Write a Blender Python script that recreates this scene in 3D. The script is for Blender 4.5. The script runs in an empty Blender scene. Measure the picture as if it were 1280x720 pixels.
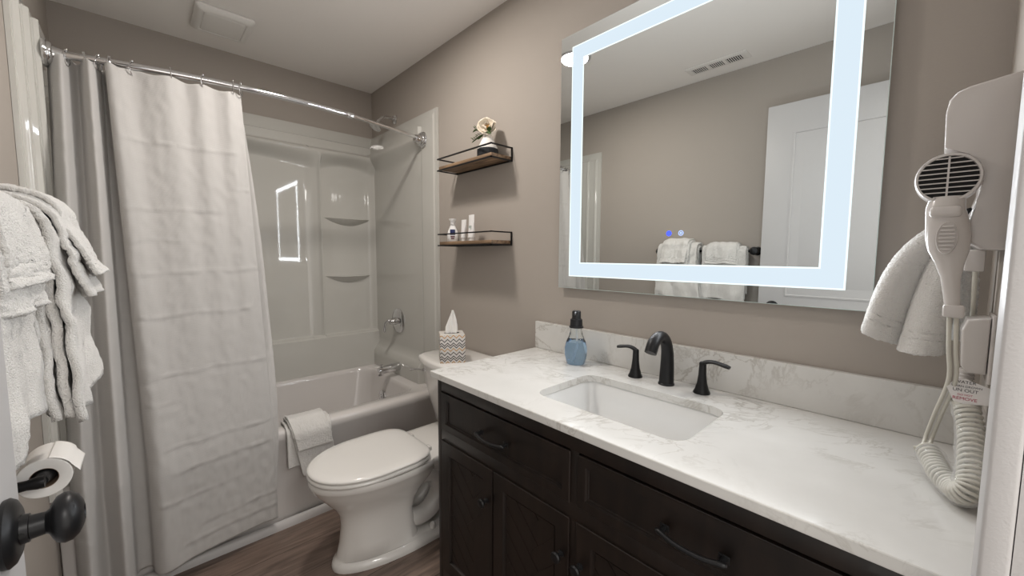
import bpy, bmesh, math, random
from mathutils import Vector, Matrix, noise
random.seed(7)
PI = math.pi
C = bpy.context.scene.collection
S = bpy.context.scene

# ------------------------------------------------------------------ camera
WL, YF, H, YS = 1.532, 2.856, 2.407, 1.979      # left wall, back wall, ceiling, tub front
YW = -0.080                                     # inner face of the wall with the doorway
yaw, pit, rol, FPX = 0.7541, -0.0812, 0.0050, 495.46
fw = Vector((math.sin(yaw)*math.cos(pit), math.cos(yaw)*math.cos(pit), math.sin(pit)))
rt = Vector((math.cos(yaw), -math.sin(yaw), 0)); up = rt.cross(fw)
r2 = rt*math.cos(rol) + up*math.sin(rol); u2 = -rt*math.sin(rol) + up*math.cos(rol)
cd = bpy.data.cameras.new('camera'); cam = bpy.data.objects.new('camera', cd); C.objects.link(cam)
cam.matrix_world = Matrix(((r2.x, u2.x, -fw.x, -1.2813), (r2.y, u2.y, -fw.y, 0.0), (r2.z, u2.z, -fw.z, 1.249), (0, 0, 0, 1)))
cd.sensor_width = 36; cd.lens = FPX/1280*36; cd.clip_start = 0.02
S.camera = cam

# ------------------------------------------------------------------ light and exposure
W = bpy.data.worlds.new('hallway_glow'); S.world = W; W.use_nodes = True
W.node_tree.nodes['Background'].inputs[0].default_value = (1.0, 0.96, 0.90, 1)
W.node_tree.nodes['Background'].inputs[1].default_value = 1.5
S.view_settings.view_transform = 'Standard'; S.view_settings.look = 'None'
S.view_settings.gamma = 1; S.view_settings.use_curve_mapping = False
S.view_settings.exposure = 0.10
LAMP_W = 11.5        # ceiling downlight, watts
LED_E = 0.86         # mirror light band
def area(name, loc, size, w, col, rot=(0, 0, 0), shape='DISK'):
    l = bpy.data.lights.new(name, 'AREA'); l.shape = shape; l.size = size; l.energy = w; l.color = col
    o = bpy.data.objects.new(name, l); C.objects.link(o); o.location = loc; o.rotation_euler = rot; return o
area('ceiling_downlight_lamp', (-0.690, 1.524, H-0.012), 0.15, LAMP_W, (1, 0.93, 0.86))
BAND_W = 9.0         # area lamps added just in front of the mirror band to boost its glow
for n_, c_, a_, b_ in (('lower', (-.0235, .577, 1.197), .84, .03), ('upper', (-.0235, .577, 2.01), .84, .03)):
    l_ = area('mirror_band_boost_'+n_, c_, a_, BAND_W*.27, (.92, .96, 1), (0, PI/2, 0), 'RECTANGLE'); l_.data.size = b_; l_.data.size_y = a_
for n_, c_, a_, b_ in (('far', (-.0235, .981, 1.60), .86, .03), ('near', (-.0235, .174, 1.60), .86, .03)):
    l_ = area('mirror_band_boost_'+n_, c_, a_, BAND_W*.23, (.92, .96, 1), (0, PI/2, 0), 'RECTANGLE'); l_.data.size = a_; l_.data.size_y = b_
HALL_W = 12.0         # unseen fill lamp added outside the doorway, behind the camera
area('hallway_fill', (-1.0, -1.1, 2.25), 0.5, HALL_W, (1, 0.96, 0.92), (math.radians(35), 0, 0))

# ------------------------------------------------------------------ materials
MATS = {}
def mat(name, col, rough=0.5, metal=0.0, coat=0.0, bump=None, noisecol=None, spec=0.5, sheen=0, trans=0, ior=1.45, sss=0):
    m = bpy.data.materials.new(name); m.use_nodes = True
    nt = m.node_tree; b = nt.nodes['Principled BSDF']
    b.inputs['Base Color'].default_value = (*col, 1); b.inputs['Roughness'].default_value = rough
    b.inputs['Metallic'].default_value = metal; b.inputs['Coat Weight'].default_value = coat
    b.inputs['Coat Roughness'].default_value = 0.05
    b.inputs['Specular IOR Level'].default_value = spec; b.inputs['Sheen Weight'].default_value = sheen
    b.inputs['Transmission Weight'].default_value = trans; b.inputs['IOR'].default_value = ior
    if sss: b.inputs['Subsurface Weight'].default_value = sss; b.inputs['Subsurface Radius'].default_value = (.01, .01, .01)
    tc = nt.nodes.new('ShaderNodeTexCoord')
    if bump:
        n = nt.nodes.new('ShaderNodeTexNoise'); n.inputs['Scale'].default_value = bump[0]; n.inputs['Detail'].default_value = 4
        nt.links.new(tc.outputs['Object'], n.inputs['Vector'])
        bp = nt.nodes.new('ShaderNodeBump'); bp.inputs['Strength'].default_value = bump[1]; bp.inputs['Distance'].default_value = bump[2] if len(bump) > 2 else 0.002
        nt.links.new(n.outputs['Fac'], bp.inputs['Height']); nt.links.new(bp.outputs['Normal'], b.inputs['Normal'])
    if noisecol:
        n = nt.nodes.new('ShaderNodeTexNoise'); n.inputs['Scale'].default_value = noisecol[0]; n.inputs['Detail'].default_value = 5
        nt.links.new(tc.outputs['Object'], n.inputs['Vector'])
        r = nt.nodes.new('ShaderNodeMixRGB'); r.inputs[1].default_value = (*col, 1); r.inputs[2].default_value = (*noisecol[1], 1)
        nt.links.new(n.outputs['Fac'], r.inputs[0]); nt.links.new(r.outputs[0], b.inputs['Base Color'])
    MATS[name] = m; return m
def emis(name, col, s):
    m = bpy.data.materials.new(name); m.use_nodes = True; nt = m.node_tree
    nt.nodes.remove(nt.nodes['Principled BSDF']); e = nt.nodes.new('ShaderNodeEmission')
    e.inputs[0].default_value = (*col, 1); e.inputs[1].default_value = s
    nt.links.new(e.outputs[0], nt.nodes['Material Output'].inputs[0]); return m

M_wall = mat('taupe_wall_paint', (0.40, 0.36, 0.322), 0.75, bump=(160, 0.12, 0.002), spec=0.3)
M_ceil = mat('ceiling_paint', (0.93, 0.90, 0.87), 0.9, bump=(200, 0.1, 0.002), spec=0.2)
M_trim = mat('white_trim_paint', (0.52, 0.505, 0.50), 0.4, bump=(300, 0.25, 0.0015))
M_door = mat('white_door_paint', (0.54, 0.53, 0.53), 0.4)
M_acr = mat('glossy_acrylic', (0.55, 0.54, 0.505), 0.035, coat=0.3)
M_tub = mat('tub_enamel', (0.66, 0.63, 0.61), 0.12, coat=0.5)
M_porc = mat('porcelain', (0.78, 0.76, 0.73), 0.06, coat=0.6)
M_sinkp = mat('sink_porcelain', (0.76, 0.76, 0.75), 0.06, coat=0.6)
M_chrome = mat('chrome', (0.72, 0.72, 0.73), 0.08, metal=1)
M_black = mat('matte_black_metal', (0.012, 0.012, 0.013), 0.38, metal=0.3)
M_blackp = mat('black_plastic', (0.012, 0.012, 0.014), 0.35)
M_terry = mat('white_terry', (0.76, 0.74, 0.71), 1.0, bump=(420, 1.0, 0.004), sheen=0.4, spec=0.1)
M_terry2 = mat('white_terry_band', (0.78, 0.76, 0.73), 0.85, bump=(900, 0.4, 0.001), sheen=0.2, spec=0.1)
M_paper = mat('white_tissue_paper', (0.85, 0.83, 0.80), 0.95, bump=(60, 0.3, 0.002), sss=0.0)
M_plast = mat('cream_plastic', (0.60, 0.565, 0.54), 0.22, coat=0.4)
M_cord = mat('cream_cord', (0.62, 0.60, 0.53), 0.4)
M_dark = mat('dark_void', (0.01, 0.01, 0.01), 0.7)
M_card = mat('cardboard_core', (0.28, 0.2, 0.14), 0.9)
M_steel = mat('brushed_grey_metal', (0.35, 0.35, 0.35), 0.35, metal=1)
M_vent = mat('vent_paint', (0.82, 0.80, 0.77), 0.5)
M_lamp = emis('downlight_glow', (1, 0.95, 0.88), 14)
M_icon1 = emis('blue_icon_light', (0.05, 0.08, 1.0), 2.2)
M_icon2 = emis('pale_blue_icon_light', (0.45, 0.6, 1.0), 1.3)

def wood_floor():
    m = mat('dark_vinyl_plank', (0.12, 0.08, 0.06), 0.42); nt = m.node_tree; b = nt.nodes['Principled BSDF']
    tc = nt.nodes.new('ShaderNodeTexCoord'); mp = nt.nodes.new('ShaderNodeMapping'); nt.links.new(tc.outputs['Object'], mp.inputs[0])
    br = nt.nodes.new('ShaderNodeTexBrick'); nt.links.new(mp.outputs[0], br.inputs['Vector'])
    br.inputs['Color1'].default_value = (0.205, 0.155, 0.128, 1); br.inputs['Color2'].default_value = (0.155, 0.115, 0.096, 1)
    br.inputs['Mortar'].default_value = (0.03, 0.02, 0.016, 1); br.inputs['Scale'].default_value = 1
    br.inputs['Mortar Size'].default_value = 0.0012; br.inputs['Brick Width'].default_value = 1.2; br.inputs['Row Height'].default_value = 0.18
    m2 = nt.nodes.new('ShaderNodeMapping'); m2.inputs['Scale'].default_value = (1.6, 16, 1); nt.links.new(tc.outputs['Object'], m2.inputs[0])
    n = nt.nodes.new('ShaderNodeTexNoise'); n.inputs['Scale'].default_value = 3; n.inputs['Detail'].default_value = 8; n.inputs['Distortion'].default_value = 0.8
    nt.links.new(m2.outputs[0], n.inputs['Vector'])
    cr = nt.nodes.new('ShaderNodeValToRGB'); cr.color_ramp.elements[0].position = 0.3; cr.color_ramp.elements[0].color = (0.6, 0.58, 0.57, 1)
    cr.color_ramp.elements[1].position = 0.72; cr.color_ramp.elements[1].color = (1.35, 1.32, 1.3, 1)
    nt.links.new(n.outputs['Fac'], cr.inputs[0])
    mx = nt.nodes.new('ShaderNodeMixRGB'); mx.blend_type = 'MULTIPLY'; mx.inputs[0].default_value = 1
    nt.links.new(br.outputs['Color'], mx.inputs[1]); nt.links.new(cr.outputs[0], mx.inputs[2]); nt.links.new(mx.outputs[0], b.inputs['Base Color'])
    return m
M_floor = wood_floor()
def quartz():
    m = mat('veined_white_quartz', (0.8, 0.79, 0.77), 0.13, coat=0.2); nt = m.node_tree; b = nt.nodes['Principled BSDF']
    tc = nt.nodes.new('ShaderNodeTexCoord'); mp = nt.nodes.new('ShaderNodeMapping'); mp.inputs['Rotation'].default_value = (0.5, 0.3, 1.0); nt.links.new(tc.outputs['Object'], mp.inputs[0])
    def veins(scale, dist, width, stretch):
        m2 = nt.nodes.new('ShaderNodeMapping'); m2.inputs['Scale'].default_value = stretch; nt.links.new(mp.outputs[0], m2.inputs[0])
        n = nt.nodes.new('ShaderNodeTexNoise'); n.inputs['Scale'].default_value = scale; n.inputs['Detail'].default_value = 7; n.inputs['Distortion'].default_value = dist; n.inputs['Roughness'].default_value = .62
        nt.links.new(m2.outputs[0], n.inputs['Vector'])
        r = nt.nodes.new('ShaderNodeValToRGB'); e = r.color_ramp.elements
        e[0].position = .5-width; e[0].color = (0, 0, 0, 1); e[1].position = .5; e[1].color = (1, 1, 1, 1); x = e.new(.5+width); x.color = (0, 0, 0, 1)
        nt.links.new(n.outputs['Fac'], r.inputs[0]); return r
    v1 = veins(2.6, 0.6, 0.018, (1, 2.2, 1)); v2 = veins(7, 0.8, 0.02, (1, 1.6, 1))
    ms = nt.nodes.new('ShaderNodeTexNoise'); ms.inputs['Scale'].default_value = 3.5; ms.inputs['Detail'].default_value = 3; nt.links.new(mp.outputs[0], ms.inputs['Vector'])
    rm = nt.nodes.new('ShaderNodeValToRGB'); rm.color_ramp.elements[0].position = .41; rm.color_ramp.elements[1].position = .56; nt.links.new(ms.outputs['Fac'], rm.inputs[0])
    ad = nt.nodes.new('ShaderNodeMath'); ad.operation = 'MAXIMUM'; nt.links.new(v1.outputs[0], ad.inputs[0]); nt.links.new(v2.outputs[0], ad.inputs[1])
    ml = nt.nodes.new('ShaderNodeMath'); ml.operation = 'MULTIPLY'; nt.links.new(ad.outputs[0], ml.inputs[0]); nt.links.new(rm.outputs[0], ml.inputs[1])
    m3 = nt.nodes.new('ShaderNodeMath'); m3.operation = 'MULTIPLY'; m3.inputs[1].default_value = 0.68; nt.links.new(ml.outputs[0], m3.inputs[0])
    n4 = nt.nodes.new('ShaderNodeTexNoise'); n4.inputs['Scale'].default_value = 9; n4.inputs['Detail'].default_value = 5; nt.links.new(mp.outputs[0], n4.inputs['Vector'])
    base = nt.nodes.new('ShaderNodeMixRGB'); base.inputs[1].default_value = (0.60, 0.59, 0.565, 1); base.inputs[2].default_value = (0.72, 0.71, 0.685, 1); nt.links.new(n4.outputs['Fac'], base.inputs[0])
    mx = nt.nodes.new('ShaderNodeMixRGB'); mx.inputs[2].default_value = (0.36, 0.33, 0.29, 1); nt.links.new(m3.outputs[0], mx.inputs[0]); nt.links.new(base.outputs[0], mx.inputs[1])
    nt.links.new(mx.outputs[0], b.inputs['Base Color']); return m
M_quartz = quartz()
def stretchwood(name, c1, c2, rough, scl=(2, 30, 30), coat=0):
    m = mat(name, c1, rough, coat=coat); nt = m.node_tree; b = nt.nodes['Principled BSDF']
    tc = nt.nodes.new('ShaderNodeTexCoord'); mp = nt.nodes.new('ShaderNodeMapping'); mp.inputs['Scale'].default_value = scl; nt.links.new(tc.outputs['Object'], mp.inputs[0])
    n = nt.nodes.new('ShaderNodeTexNoise'); n.inputs['Scale'].default_value = 1.6; n.inputs['Detail'].default_value = 7; n.inputs['Distortion'].default_value = .7; nt.links.new(mp.outputs[0], n.inputs['Vector'])
    r = nt.nodes.new('ShaderNodeValToRGB'); r.color_ramp.elements[0].position = .32; r.color_ramp.elements[0].color = (*c1, 1); r.color_ramp.elements[1].position = .68; r.color_ramp.elements[1].color = (*c2, 1)
    nt.links.new(n.outputs['Fac'], r.inputs[0]); nt.links.new(r.outputs[0], b.inputs['Base Color']); return m
M_cab = stretchwood('espresso_stained_wood', (0.005, 0.0028, 0.002), (0.015, 0.0088, 0.0062), 0.45, (14, 14, 2), 0.15)
M_shelf = stretchwood('rustic_shelf_wood', (0.09, 0.055, 0.033), (0.32, 0.21, 0.125), 0.6, (40, 3, 40))
def cloth_mat():
    m = mat('white_waffle_cloth', (0.57, 0.555, 0.54), 0.9, sheen=0.15, spec=0.15); nt = m.node_tree; b = nt.nodes['Principled BSDF']
    uv = nt.nodes.new('ShaderNodeUVMap'); mp = nt.nodes.new('ShaderNodeMapping'); nt.links.new(uv.outputs[0], mp.inputs[0])
    w = []
    for d in ('X', 'Y'):
        x = nt.nodes.new('ShaderNodeTexWave'); x.bands_direction = d; x.inputs['Scale'].default_value = 55; nt.links.new(mp.outputs[0], x.inputs['Vector']); w.append(x)
    mu = nt.nodes.new('ShaderNodeMath'); mu.operation = 'MAXIMUM'; nt.links.new(w[0].outputs['Fac'], mu.inputs[0]); nt.links.new(w[1].outputs['Fac'], mu.inputs[1])
    bp = nt.nodes.new('ShaderNodeBump'); bp.inputs['Strength'].default_value = .35; bp.inputs['Distance'].default_value = .001
    nt.links.new(mu.outputs[0], bp.inputs['Height']); nt.links.new(bp.outputs[0], b.inputs['Normal'])
    n = nt.nodes.new('ShaderNodeBsdfTranslucent'); n.inputs[0].default_value = (0.7, 0.69, 0.67, 1)
    mx = nt.nodes.new('ShaderNodeMixShader'); mx.inputs[0].default_value = 0.15
    out = nt.nodes['Material Output']; nt.links.new(b.outputs[0], mx.inputs[1]); nt.links.new(n.outputs[0], mx.inputs[2]); nt.links.new(mx.outputs[0], out.inputs[0])
    return m
M_cloth = cloth_mat()
def glass(name, col, rough=0.02, ior=1.3):
    return mat(name, col, rough, trans=1.0, ior=ior)
M_glass = glass('clear_plastic', (0.93, 0.96, 0.96)); M_blue = glass('blue_liquid', (0.46, 0.64, 0.86), 0.05, 1.12)
def wrap_mat():
    m = bpy.data.materials.new('clear_film'); m.use_nodes = True; nt = m.node_tree; b = nt.nodes['Principled BSDF']
    b.inputs['Base Color'].default_value = (.9, .9, .9, 1); b.inputs['Roughness'].default_value = .08
    t = nt.nodes.new('ShaderNodeBsdfTransparent'); mx = nt.nodes.new('ShaderNodeMixShader')
    lw = nt.nodes.new('ShaderNodeLayerWeight'); lw.inputs[0].default_value = .25
    mr = nt.nodes.new('ShaderNodeMath'); mr.operation = 'MULTIPLY_ADD'; mr.inputs[1].default_value = .35; mr.inputs[2].default_value = .1
    nt.links.new(lw.outputs['Facing'], mr.inputs[0]); nt.links.new(mr.outputs[0], mx.inputs[0])
    nt.links.new(t.outputs[0], mx.inputs[1]); nt.links.new(b.outputs[0], mx.inputs[2]); nt.links.new(mx.outputs[0], nt.nodes['Material Output'].inputs[0]); return m
M_wrap = wrap_mat()
def mirror_mat():
    m = mat('silvered_mirror', (0.74, 0.76, 0.75), 0.0, metal=1); return m
M_mirror = mirror_mat()
M_medge = mat('mirror_glass_edge', (0.8, 0.92, 0.9), 0.15)
M_led = emis('led_band_light', (0.80, 0.93, 1.03), LED_E)
M_ledr = emis('led_band_rim_light', (0.88, 1.0, 1.0), LED_E*1.3)

# ------------------------------------------------------------------ mesh helpers
def V(*a): return Vector(a)
def box(bm, x0, x1, y0, y1, z0, z1, bev=0.0, seg=2):
    r = bmesh.ops.create_cube(bm, size=1)
    vs = r['verts']
    for v in vs:
        v.co = Vector((x0+(v.co.x+.5)*(x1-x0), y0+(v.co.y+.5)*(y1-y0), z0+(v.co.z+.5)*(z1-z0)))
    if bev:
        es = list({e for v in vs for e in v.link_edges})
        bmesh.ops.bevel(bm, geom=es, offset=bev, segments=seg, profile=.5, affect='EDGES')
def rings(bm, loops, cap0=True, cap1=True, closed=True):
    prev = None; first = None
    for L in loops:
        vs = [bm.verts.new(p) for p in L]
        if prev:
            n = len(vs)
            for i in range(n if closed else n-1):
                bm.faces.new((prev[i], prev[(i+1) % n], vs[(i+1) % n], vs[i]))
        else: first = vs
        prev = vs
    if cap0: bm.faces.new(list(reversed(first)))
    if cap1: bm.faces.new(prev)
def frame_of(t):
    t = t.normalized(); a = V(0, 0, 1) if abs(t.z) < .9 else V(1, 0, 0)
    u = t.cross(a).normalized(); return u, t.cross(u).normalized()
def lathe(bm, prof, axis=(0, 0, 1), org=(0, 0, 0), seg=32, cap0=True, cap1=True):
    """prof: list of (distance along axis, radius)"""
    t = Vector(axis).normalized(); u, v = frame_of(t); o = Vector(org)
    rings(bm, [[o + t*h + (u*math.cos(2*PI*i/seg) + v*math.sin(2*PI*i/seg))*max(r, 1e-5) for i in range(seg)] for h, r in prof], cap0, cap1)
def catmull(P, n=8):
    P = [Vector(p) for p in P]; out = []
    Q = [P[0]*2-P[1]] + P + [P[-1]*2-P[-2]]
    for i in range(1, len(Q)-2):
        a, b, c, d = Q[i-1:i+3]
        for k in range(n):
            t = k/n; out.append(.5*((2*b) + (c-a)*t + (2*a-5*b+4*c-d)*t*t + (3*b-a-3*c+d)*t**3))
    out.append(P[-1]); return out
def tube(bm, path, rad, seg=12, flat=1.0, cap=True):
    """rad: number or list; flat squashes the second axis"""
    path = [Vector(p) for p in path]; n = len(path)
    if not isinstance(rad, (list, tuple)): rad = [rad]*n
    if len(rad) != n:
        m = len(rad)-1; rad = [rad[int(i/(n-1)*m)]*(1-(i/(n-1)*m) % 1) + rad[min(m, int(i/(n-1)*m)+1)]*((i/(n-1)*m) % 1) for i in range(n)]
    tan = [(path[min(i+1, n-1)]-path[max(i-1, 0)]).normalized() for i in range(n)]
    u, v = frame_of(tan[0]); L = []
    for i in range(n):
        u = (u - tan[i]*u.dot(tan[i])).normalized(); v = tan[i].cross(u)
        L.append([path[i] + (u*math.cos(2*PI*k/seg) + v*math.sin(2*PI*k/seg)*flat)*rad[i] for k in range(seg)])
    rings(bm, L, cap, cap)
def rrect(cx, cy, hx, hy, r, n=10):
    """rounded rectangle loop, 4*(n+1) points, counterclockwise"""
    r = min(r, hx-1e-5, hy-1e-5); out = []
    for q, (sx, sy) in enumerate(((1, 1), (-1, 1), (-1, -1), (1, -1))):
        for k in range(n+1):
            a = PI/2*(q + k/n); out.append((cx+sx*(hx-r)+r*math.cos(a), cy+sy*(hy-r)+r*math.sin(a)))
    return out
def extrude_poly(bm, pts, axis, a, b, bev=0.0):
    """pts: 2D outline in the two other axes, extruded from a to b along axis"""
    def mk(p, h): return {'x': (h, p[0], p[1]), 'y': (p[0], h, p[1]), 'z': (p[0], p[1], h)}[axis]
    A = [bm.verts.new(mk(p, a)) for p in pts]; B = [bm.verts.new(mk(p, b)) for p in pts]; n = len(pts)
    bm.faces.new(A); bm.faces.new(list(reversed(B)))
    fs = [bm.faces.new((A[i], B[i], B[(i+1) % n], A[(i+1) % n])) for i in range(n)]
    if bev:
        es = [e for e in {e for v in A+B for e in v.link_edges} if abs({'x': 0, 'y': 1, 'z': 2}[axis]-9) and (set(e.verts) <= set(A) or set(e.verts) <= set(B))]
        bmesh.ops.bevel(bm, geom=es, offset=bev, segments=3, profile=.5, affect='EDGES')
def gridmesh(bm, fn, nu, nv, uv=False):
    vs = [[bm.verts.new(fn(i/(nu-1), j/(nv-1))) for j in range(nv)] for i in range(nu)]
    ul = bm.loops.layers.uv.new('UVMap') if uv else None
    for i in range(nu-1):
        for j in range(nv-1):
            f = bm.faces.new((vs[i][j], vs[i+1][j], vs[i+1][j+1], vs[i][j+1]))
            if uv:
                for l, (a, b) in zip(f.loops, ((i, j), (i+1, j), (i+1, j+1), (i, j+1))): l[ul].uv = (a/(nu-1)*uv[0], b/(nv-1)*uv[1])
def tag(o, label=None, cat=None, group=None, kind=None):
    if label: o['label'] = label
    if cat: o['category'] = cat
    if group: o['group'] = group
    if kind: o['kind'] = kind
    return o
def thing(name, label, cat, loc=(0, 0, 0), rotz=0, group=None):
    o = bpy.data.objects.new(name, None); C.objects.link(o); o.empty_display_size = .05
    o.location = loc; o.rotation_euler = (0, 0, rotz); return tag(o, label, cat, group)
def chain(o):
    m = Matrix.Identity(4)
    while o is not None:
        m = Matrix.LocRotScale(o.location, o.rotation_euler, o.scale) @ m; o = o.parent
    return m
def obj(name, bm, m, parent=None, smooth=True, label=None, org=None, sub=0, solid=0, local=False, angle=40):
    """links bm (in world coordinates) as ONE mesh object; local=True: coordinates are already the parent's"""
    bmesh.ops.remove_doubles(bm, verts=bm.verts, dist=1e-6) if False else None
    bmesh.ops.recalc_face_normals(bm, faces=bm.faces)
    me = bpy.data.meshes.new(name)
    o = bpy.data.objects.new(name, me); C.objects.link(o)
    if parent is not None:
        o.parent = parent
        if not local: bm.transform(chain(parent).inverted())
    elif org is not None:
        bm.transform(Matrix.Translation(-Vector(org))); o.location = org
    for f in bm.faces: f.smooth = smooth
    bm.to_mesh(me); bm.free()
    if smooth and angle: me.set_sharp_from_angle(angle=math.radians(angle))
    ms = m if isinstance(m, (list, tuple)) else [m]
    for q in ms: me.materials.append(q)
    if solid:
        md = o.modifiers.new('thickness', 'SOLIDIFY'); md.thickness = solid; md.offset = 0
    if sub:
        md = o.modifiers.new('smooth', 'SUBSURF'); md.levels = sub; md.render_levels = sub
    if label: o['label'] = label
    return o
def B(): return bmesh.new()
def boxobj(name, m, parent, *a, **k):
    bm = B(); box(bm, *a, bev=k.pop('bev', 0)); return obj(name, bm, m, parent, **k)
def struct(name, bm, m, **k):
    o = obj(name, bm, m, **k); o['kind'] = 'structure'; return o
def cut(o, bm_cut):
    """subtracts a closed cutter from o's mesh"""
    me = bpy.data.meshes.new('cutter'); bmesh.ops.recalc_face_normals(bm_cut, faces=bm_cut.faces); bm_cut.to_mesh(me); bm_cut.free()
    c = bpy.data.objects.new('cutter', me); C.objects.link(c); c.matrix_world = chain(o)
    md = o.modifiers.new('b', 'BOOLEAN'); md.object = c; md.solver = 'EXACT'; md.operation = 'DIFFERENCE'
    dg = bpy.context.evaluated_depsgraph_get(); dg.update()
    new = bpy.data.meshes.new_from_object(o.evaluated_get(dg)); o.modifiers.clear(); o.data = new
    bpy.data.objects.remove(c)
def dup(root, loc, label=None):
    r = root.copy(); C.objects.link(r); r.location = loc
    if label: r['label'] = label
    for ch in list(root.children):
        c = ch.copy(); C.objects.link(c); c.parent = r
        for g in list(ch.children):
            d = g.copy(); C.objects.link(d); d.parent = c
    return r
def sstep(a, b, x):
    t = max(0, min(1, (x-a)/(b-a))); return t*t*(3-2*t)

# ------------------------------------------------------------------ the room
bm = B(); box(bm, -WL-.1, .1, -1.5, YF+.1, -.05, 0); struct('floor', bm, M_floor, smooth=False)
bm = B(); box(bm, -WL-.1, .1, YW-.12, YF+.1, H, H+.05); struct('ceiling', bm, M_ceil, smooth=False)
bm = B(); box(bm, 0, .1, YW-.12, YF+.1, 0, H); struct('wall_right', bm, M_wall, smooth=False)
bm = B(); box(bm, -WL-.1, -WL, YW-.12, YF+.1, 0, H); struct('wall_left', bm, M_wall, smooth=False)
bm = B(); box(bm, -WL, 0, YF, YF+.1, 0, H); struct('wall_back', bm, M_wall, smooth=False)
DX0, DX1, DZ = -1.445, -0.612, 2.11
bm = B(); extrude_poly(bm, [(-WL, 0), (DX0, 0), (DX0, DZ), (DX1, DZ), (DX1, 0), (0, 0), (0, H), (-WL, H)], 'y', YW-.12, YW)
struct('wall_front', bm, M_wall, smooth=False)
# door lining and casing (moulded edge)
def casing(name, x0, x1, z0, z1, horiz=False):
    bm = B()
    box(bm, x0, x1, YW+.004, YW+.027, z0, z1, bev=.004, seg=3)
    struct(name, bm, M_trim)
casing('trim_1', -0.620, -0.566, 0, 2.17); casing('trim_2', -1.507, -1.4455, 0, 2.17); casing('trim_3', -1.445, -0.6205, 2.105, 2.17)
bm = B(); box(bm, DX1-.006, DX1+.002, YW-.125, YW+.0035, 0, DZ); box(bm, DX0-.002, DX0+.004, YW-.125, YW-.006, 0, DZ); box(bm, DX0, DX1, YW-.125, YW-.006, DZ-.008, DZ+.002)
struct('trim_4', bm, M_trim, smooth=False)
# quarter round along the foot of the tub
bm = B(); pts = [(YS-.001, 0), (YS-.001, .034)] + [(YS-.004-.02*math.sin(a*PI/2/5), .034*math.cos(a*PI/2/5)) for a in range(6)]
extrude_poly(bm, pts, 'x', -WL+.001, -.001); struct('trim_5', bm, M_trim)
bm = B(); box(bm, -.014, -.001, 1.19, YS-.025, 0, .085, bev=.003); struct('baseboard_right', bm, M_trim)
bm = B(); box(bm, -WL+.001, -WL+.014, YW+.02, YS-.025, 0, .085, bev=.003); struct('baseboard_left', bm, M_trim)

# door leaf, swung open against the left wall
DXF, DXB, DY0, DY1 = -1.395, -1.430, YW+.012, 0.6965
dr = bpy.data.objects.new('door_1', None); C.objects.link(dr); dr.location = (DXB, DY0, 0); dr['kind'] = 'structure'; dr['label'] = 'open white panelled door folded back towards the left wall'
bm = B(); box(bm, DXB, DXF, DY0, DY1, .012, 2.088, bev=.0015)
leaf = obj('leaf', bm, M_door, dr)
def panel_rect(z0, z1, x, s):
    bm = B(); y0, y1 = DY0+.125, DY1-.125
    # sunken moulding with a raised field
    def R(i, d): return [(x+s*d, y0+i, z0+i), (x+s*d, y1-i, z0+i), (x+s*d, y1-i, z1-i), (x+s*d, y0+i, z1-i)]
    rings(bm, [R(-.002, -.002), R(0, .003), R(.008, .005), (R(.014, -.004)), R(.03, -.006), R(.06, .0015)], True, True)
    return bm
for z0, z1 in ((.25, .86), (1.03, 1.93)):
    cb = B()
    obj('raised_panel', panel_rect(z0, z1, DXF, 1), M_door, dr, angle=20)
    obj('raised_panel', panel_rect(z0, z1, DXB, -1), M_door, dr, angle=20)
# knobs
KY, KZ = .625, .966
for s, x in ((1, DXF), (-1, DXB)):
    bm = B(); lathe(bm, [(0, .033), (.004, .034), (.008, .031), (.011, .024), (.0115, .012)], (s, 0, 0), (x, KY, KZ), 40)
    kb = obj('knob_rosette', bm, M_black, dr, label='round black rosette')
    bm = B(); q = 1.0
    prof = [(.006, .0150), (.017, .0140), (.0175, .0120), (.028, .0112), (.0305, .013), (.0325, .018), (.036, .0235), (.041, .0258), (.0465, .0250), (.0515, .0205), (.0548, .0135), (.056, .0085), (.0548, .0075), (.0548, 0.0)]
    lathe(bm, prof, (s, 0, 0), (x, KY, KZ), 40)
    obj('knob', bm, M_black, dr, label='round black door knob')
    if s == 1:
        bm = B(); lathe(bm, [(.0, .0028), (.0148, .0028)], (0, -1, 0), (x+.0125, KY, KZ), 12); obj('set_screw', bm, M_dark, kb)

# ------------------------------------------------------------------ bathtub
tub = thing('bathtub', 'white alcove bathtub with a flat front apron below the shower curtain', 'bathtub', (-WL/2, YS+.43, 0))
RZ = .4506
def rl(x0, x1, y0, y1, r, z): return [(x, y, z) for x, y in rrect((x0+x1)/2, (y0+y1)/2, (x1-x0)/2, (y1-y0)/2, r, 10)]
bm = B(); X0, X1, Y1 = -WL+.002, -.002, YF-.002
L = [rl(X0, X1, YS+.02, Y1, .006, 0.0), rl(X0, X1, YS+.016, Y1, .006, .1), rl(X0, X1, YS+.012, Y1, .006, .39), rl(X0, X1, YS+.001, Y1, .008, .405), rl(X0, X1, YS, Y1, .008, .432),
     rl(X0, X1, YS+.005, Y1, .010, RZ-.006), rl(X0+.002, X1-.002, YS+.016, Y1-.002, .014, RZ),
     rl(X0+.10, X1-.105, YS+.082, Y1-.085, .10, RZ), rl(X0+.112, X1-.115, YS+.092, Y1-.095, .10, RZ-.008), rl(X0+.12, X1-.12, YS+.098, Y1-.10, .10, RZ-.03),
     rl(X0+.20, X1-.155, YS+.14, Y1-.13, .12, .15), rl(X0+.25, X1-.18, YS+.17, Y1-.16, .12, .105), rl(X0+.33, X1-.24, YS+.22, Y1-.22, .1, .095)]
rings(bm, L); obj('tub_shell', bm, M_tub, tub, angle=50)
bm = B(); lathe(bm, [(0, .038), (.010, .038), (.015, .032), (.016, .012), (.020, .012), (.020, 0)], (-1, 0, .12), (-.1385, 2.47, .31), 28)
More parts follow.
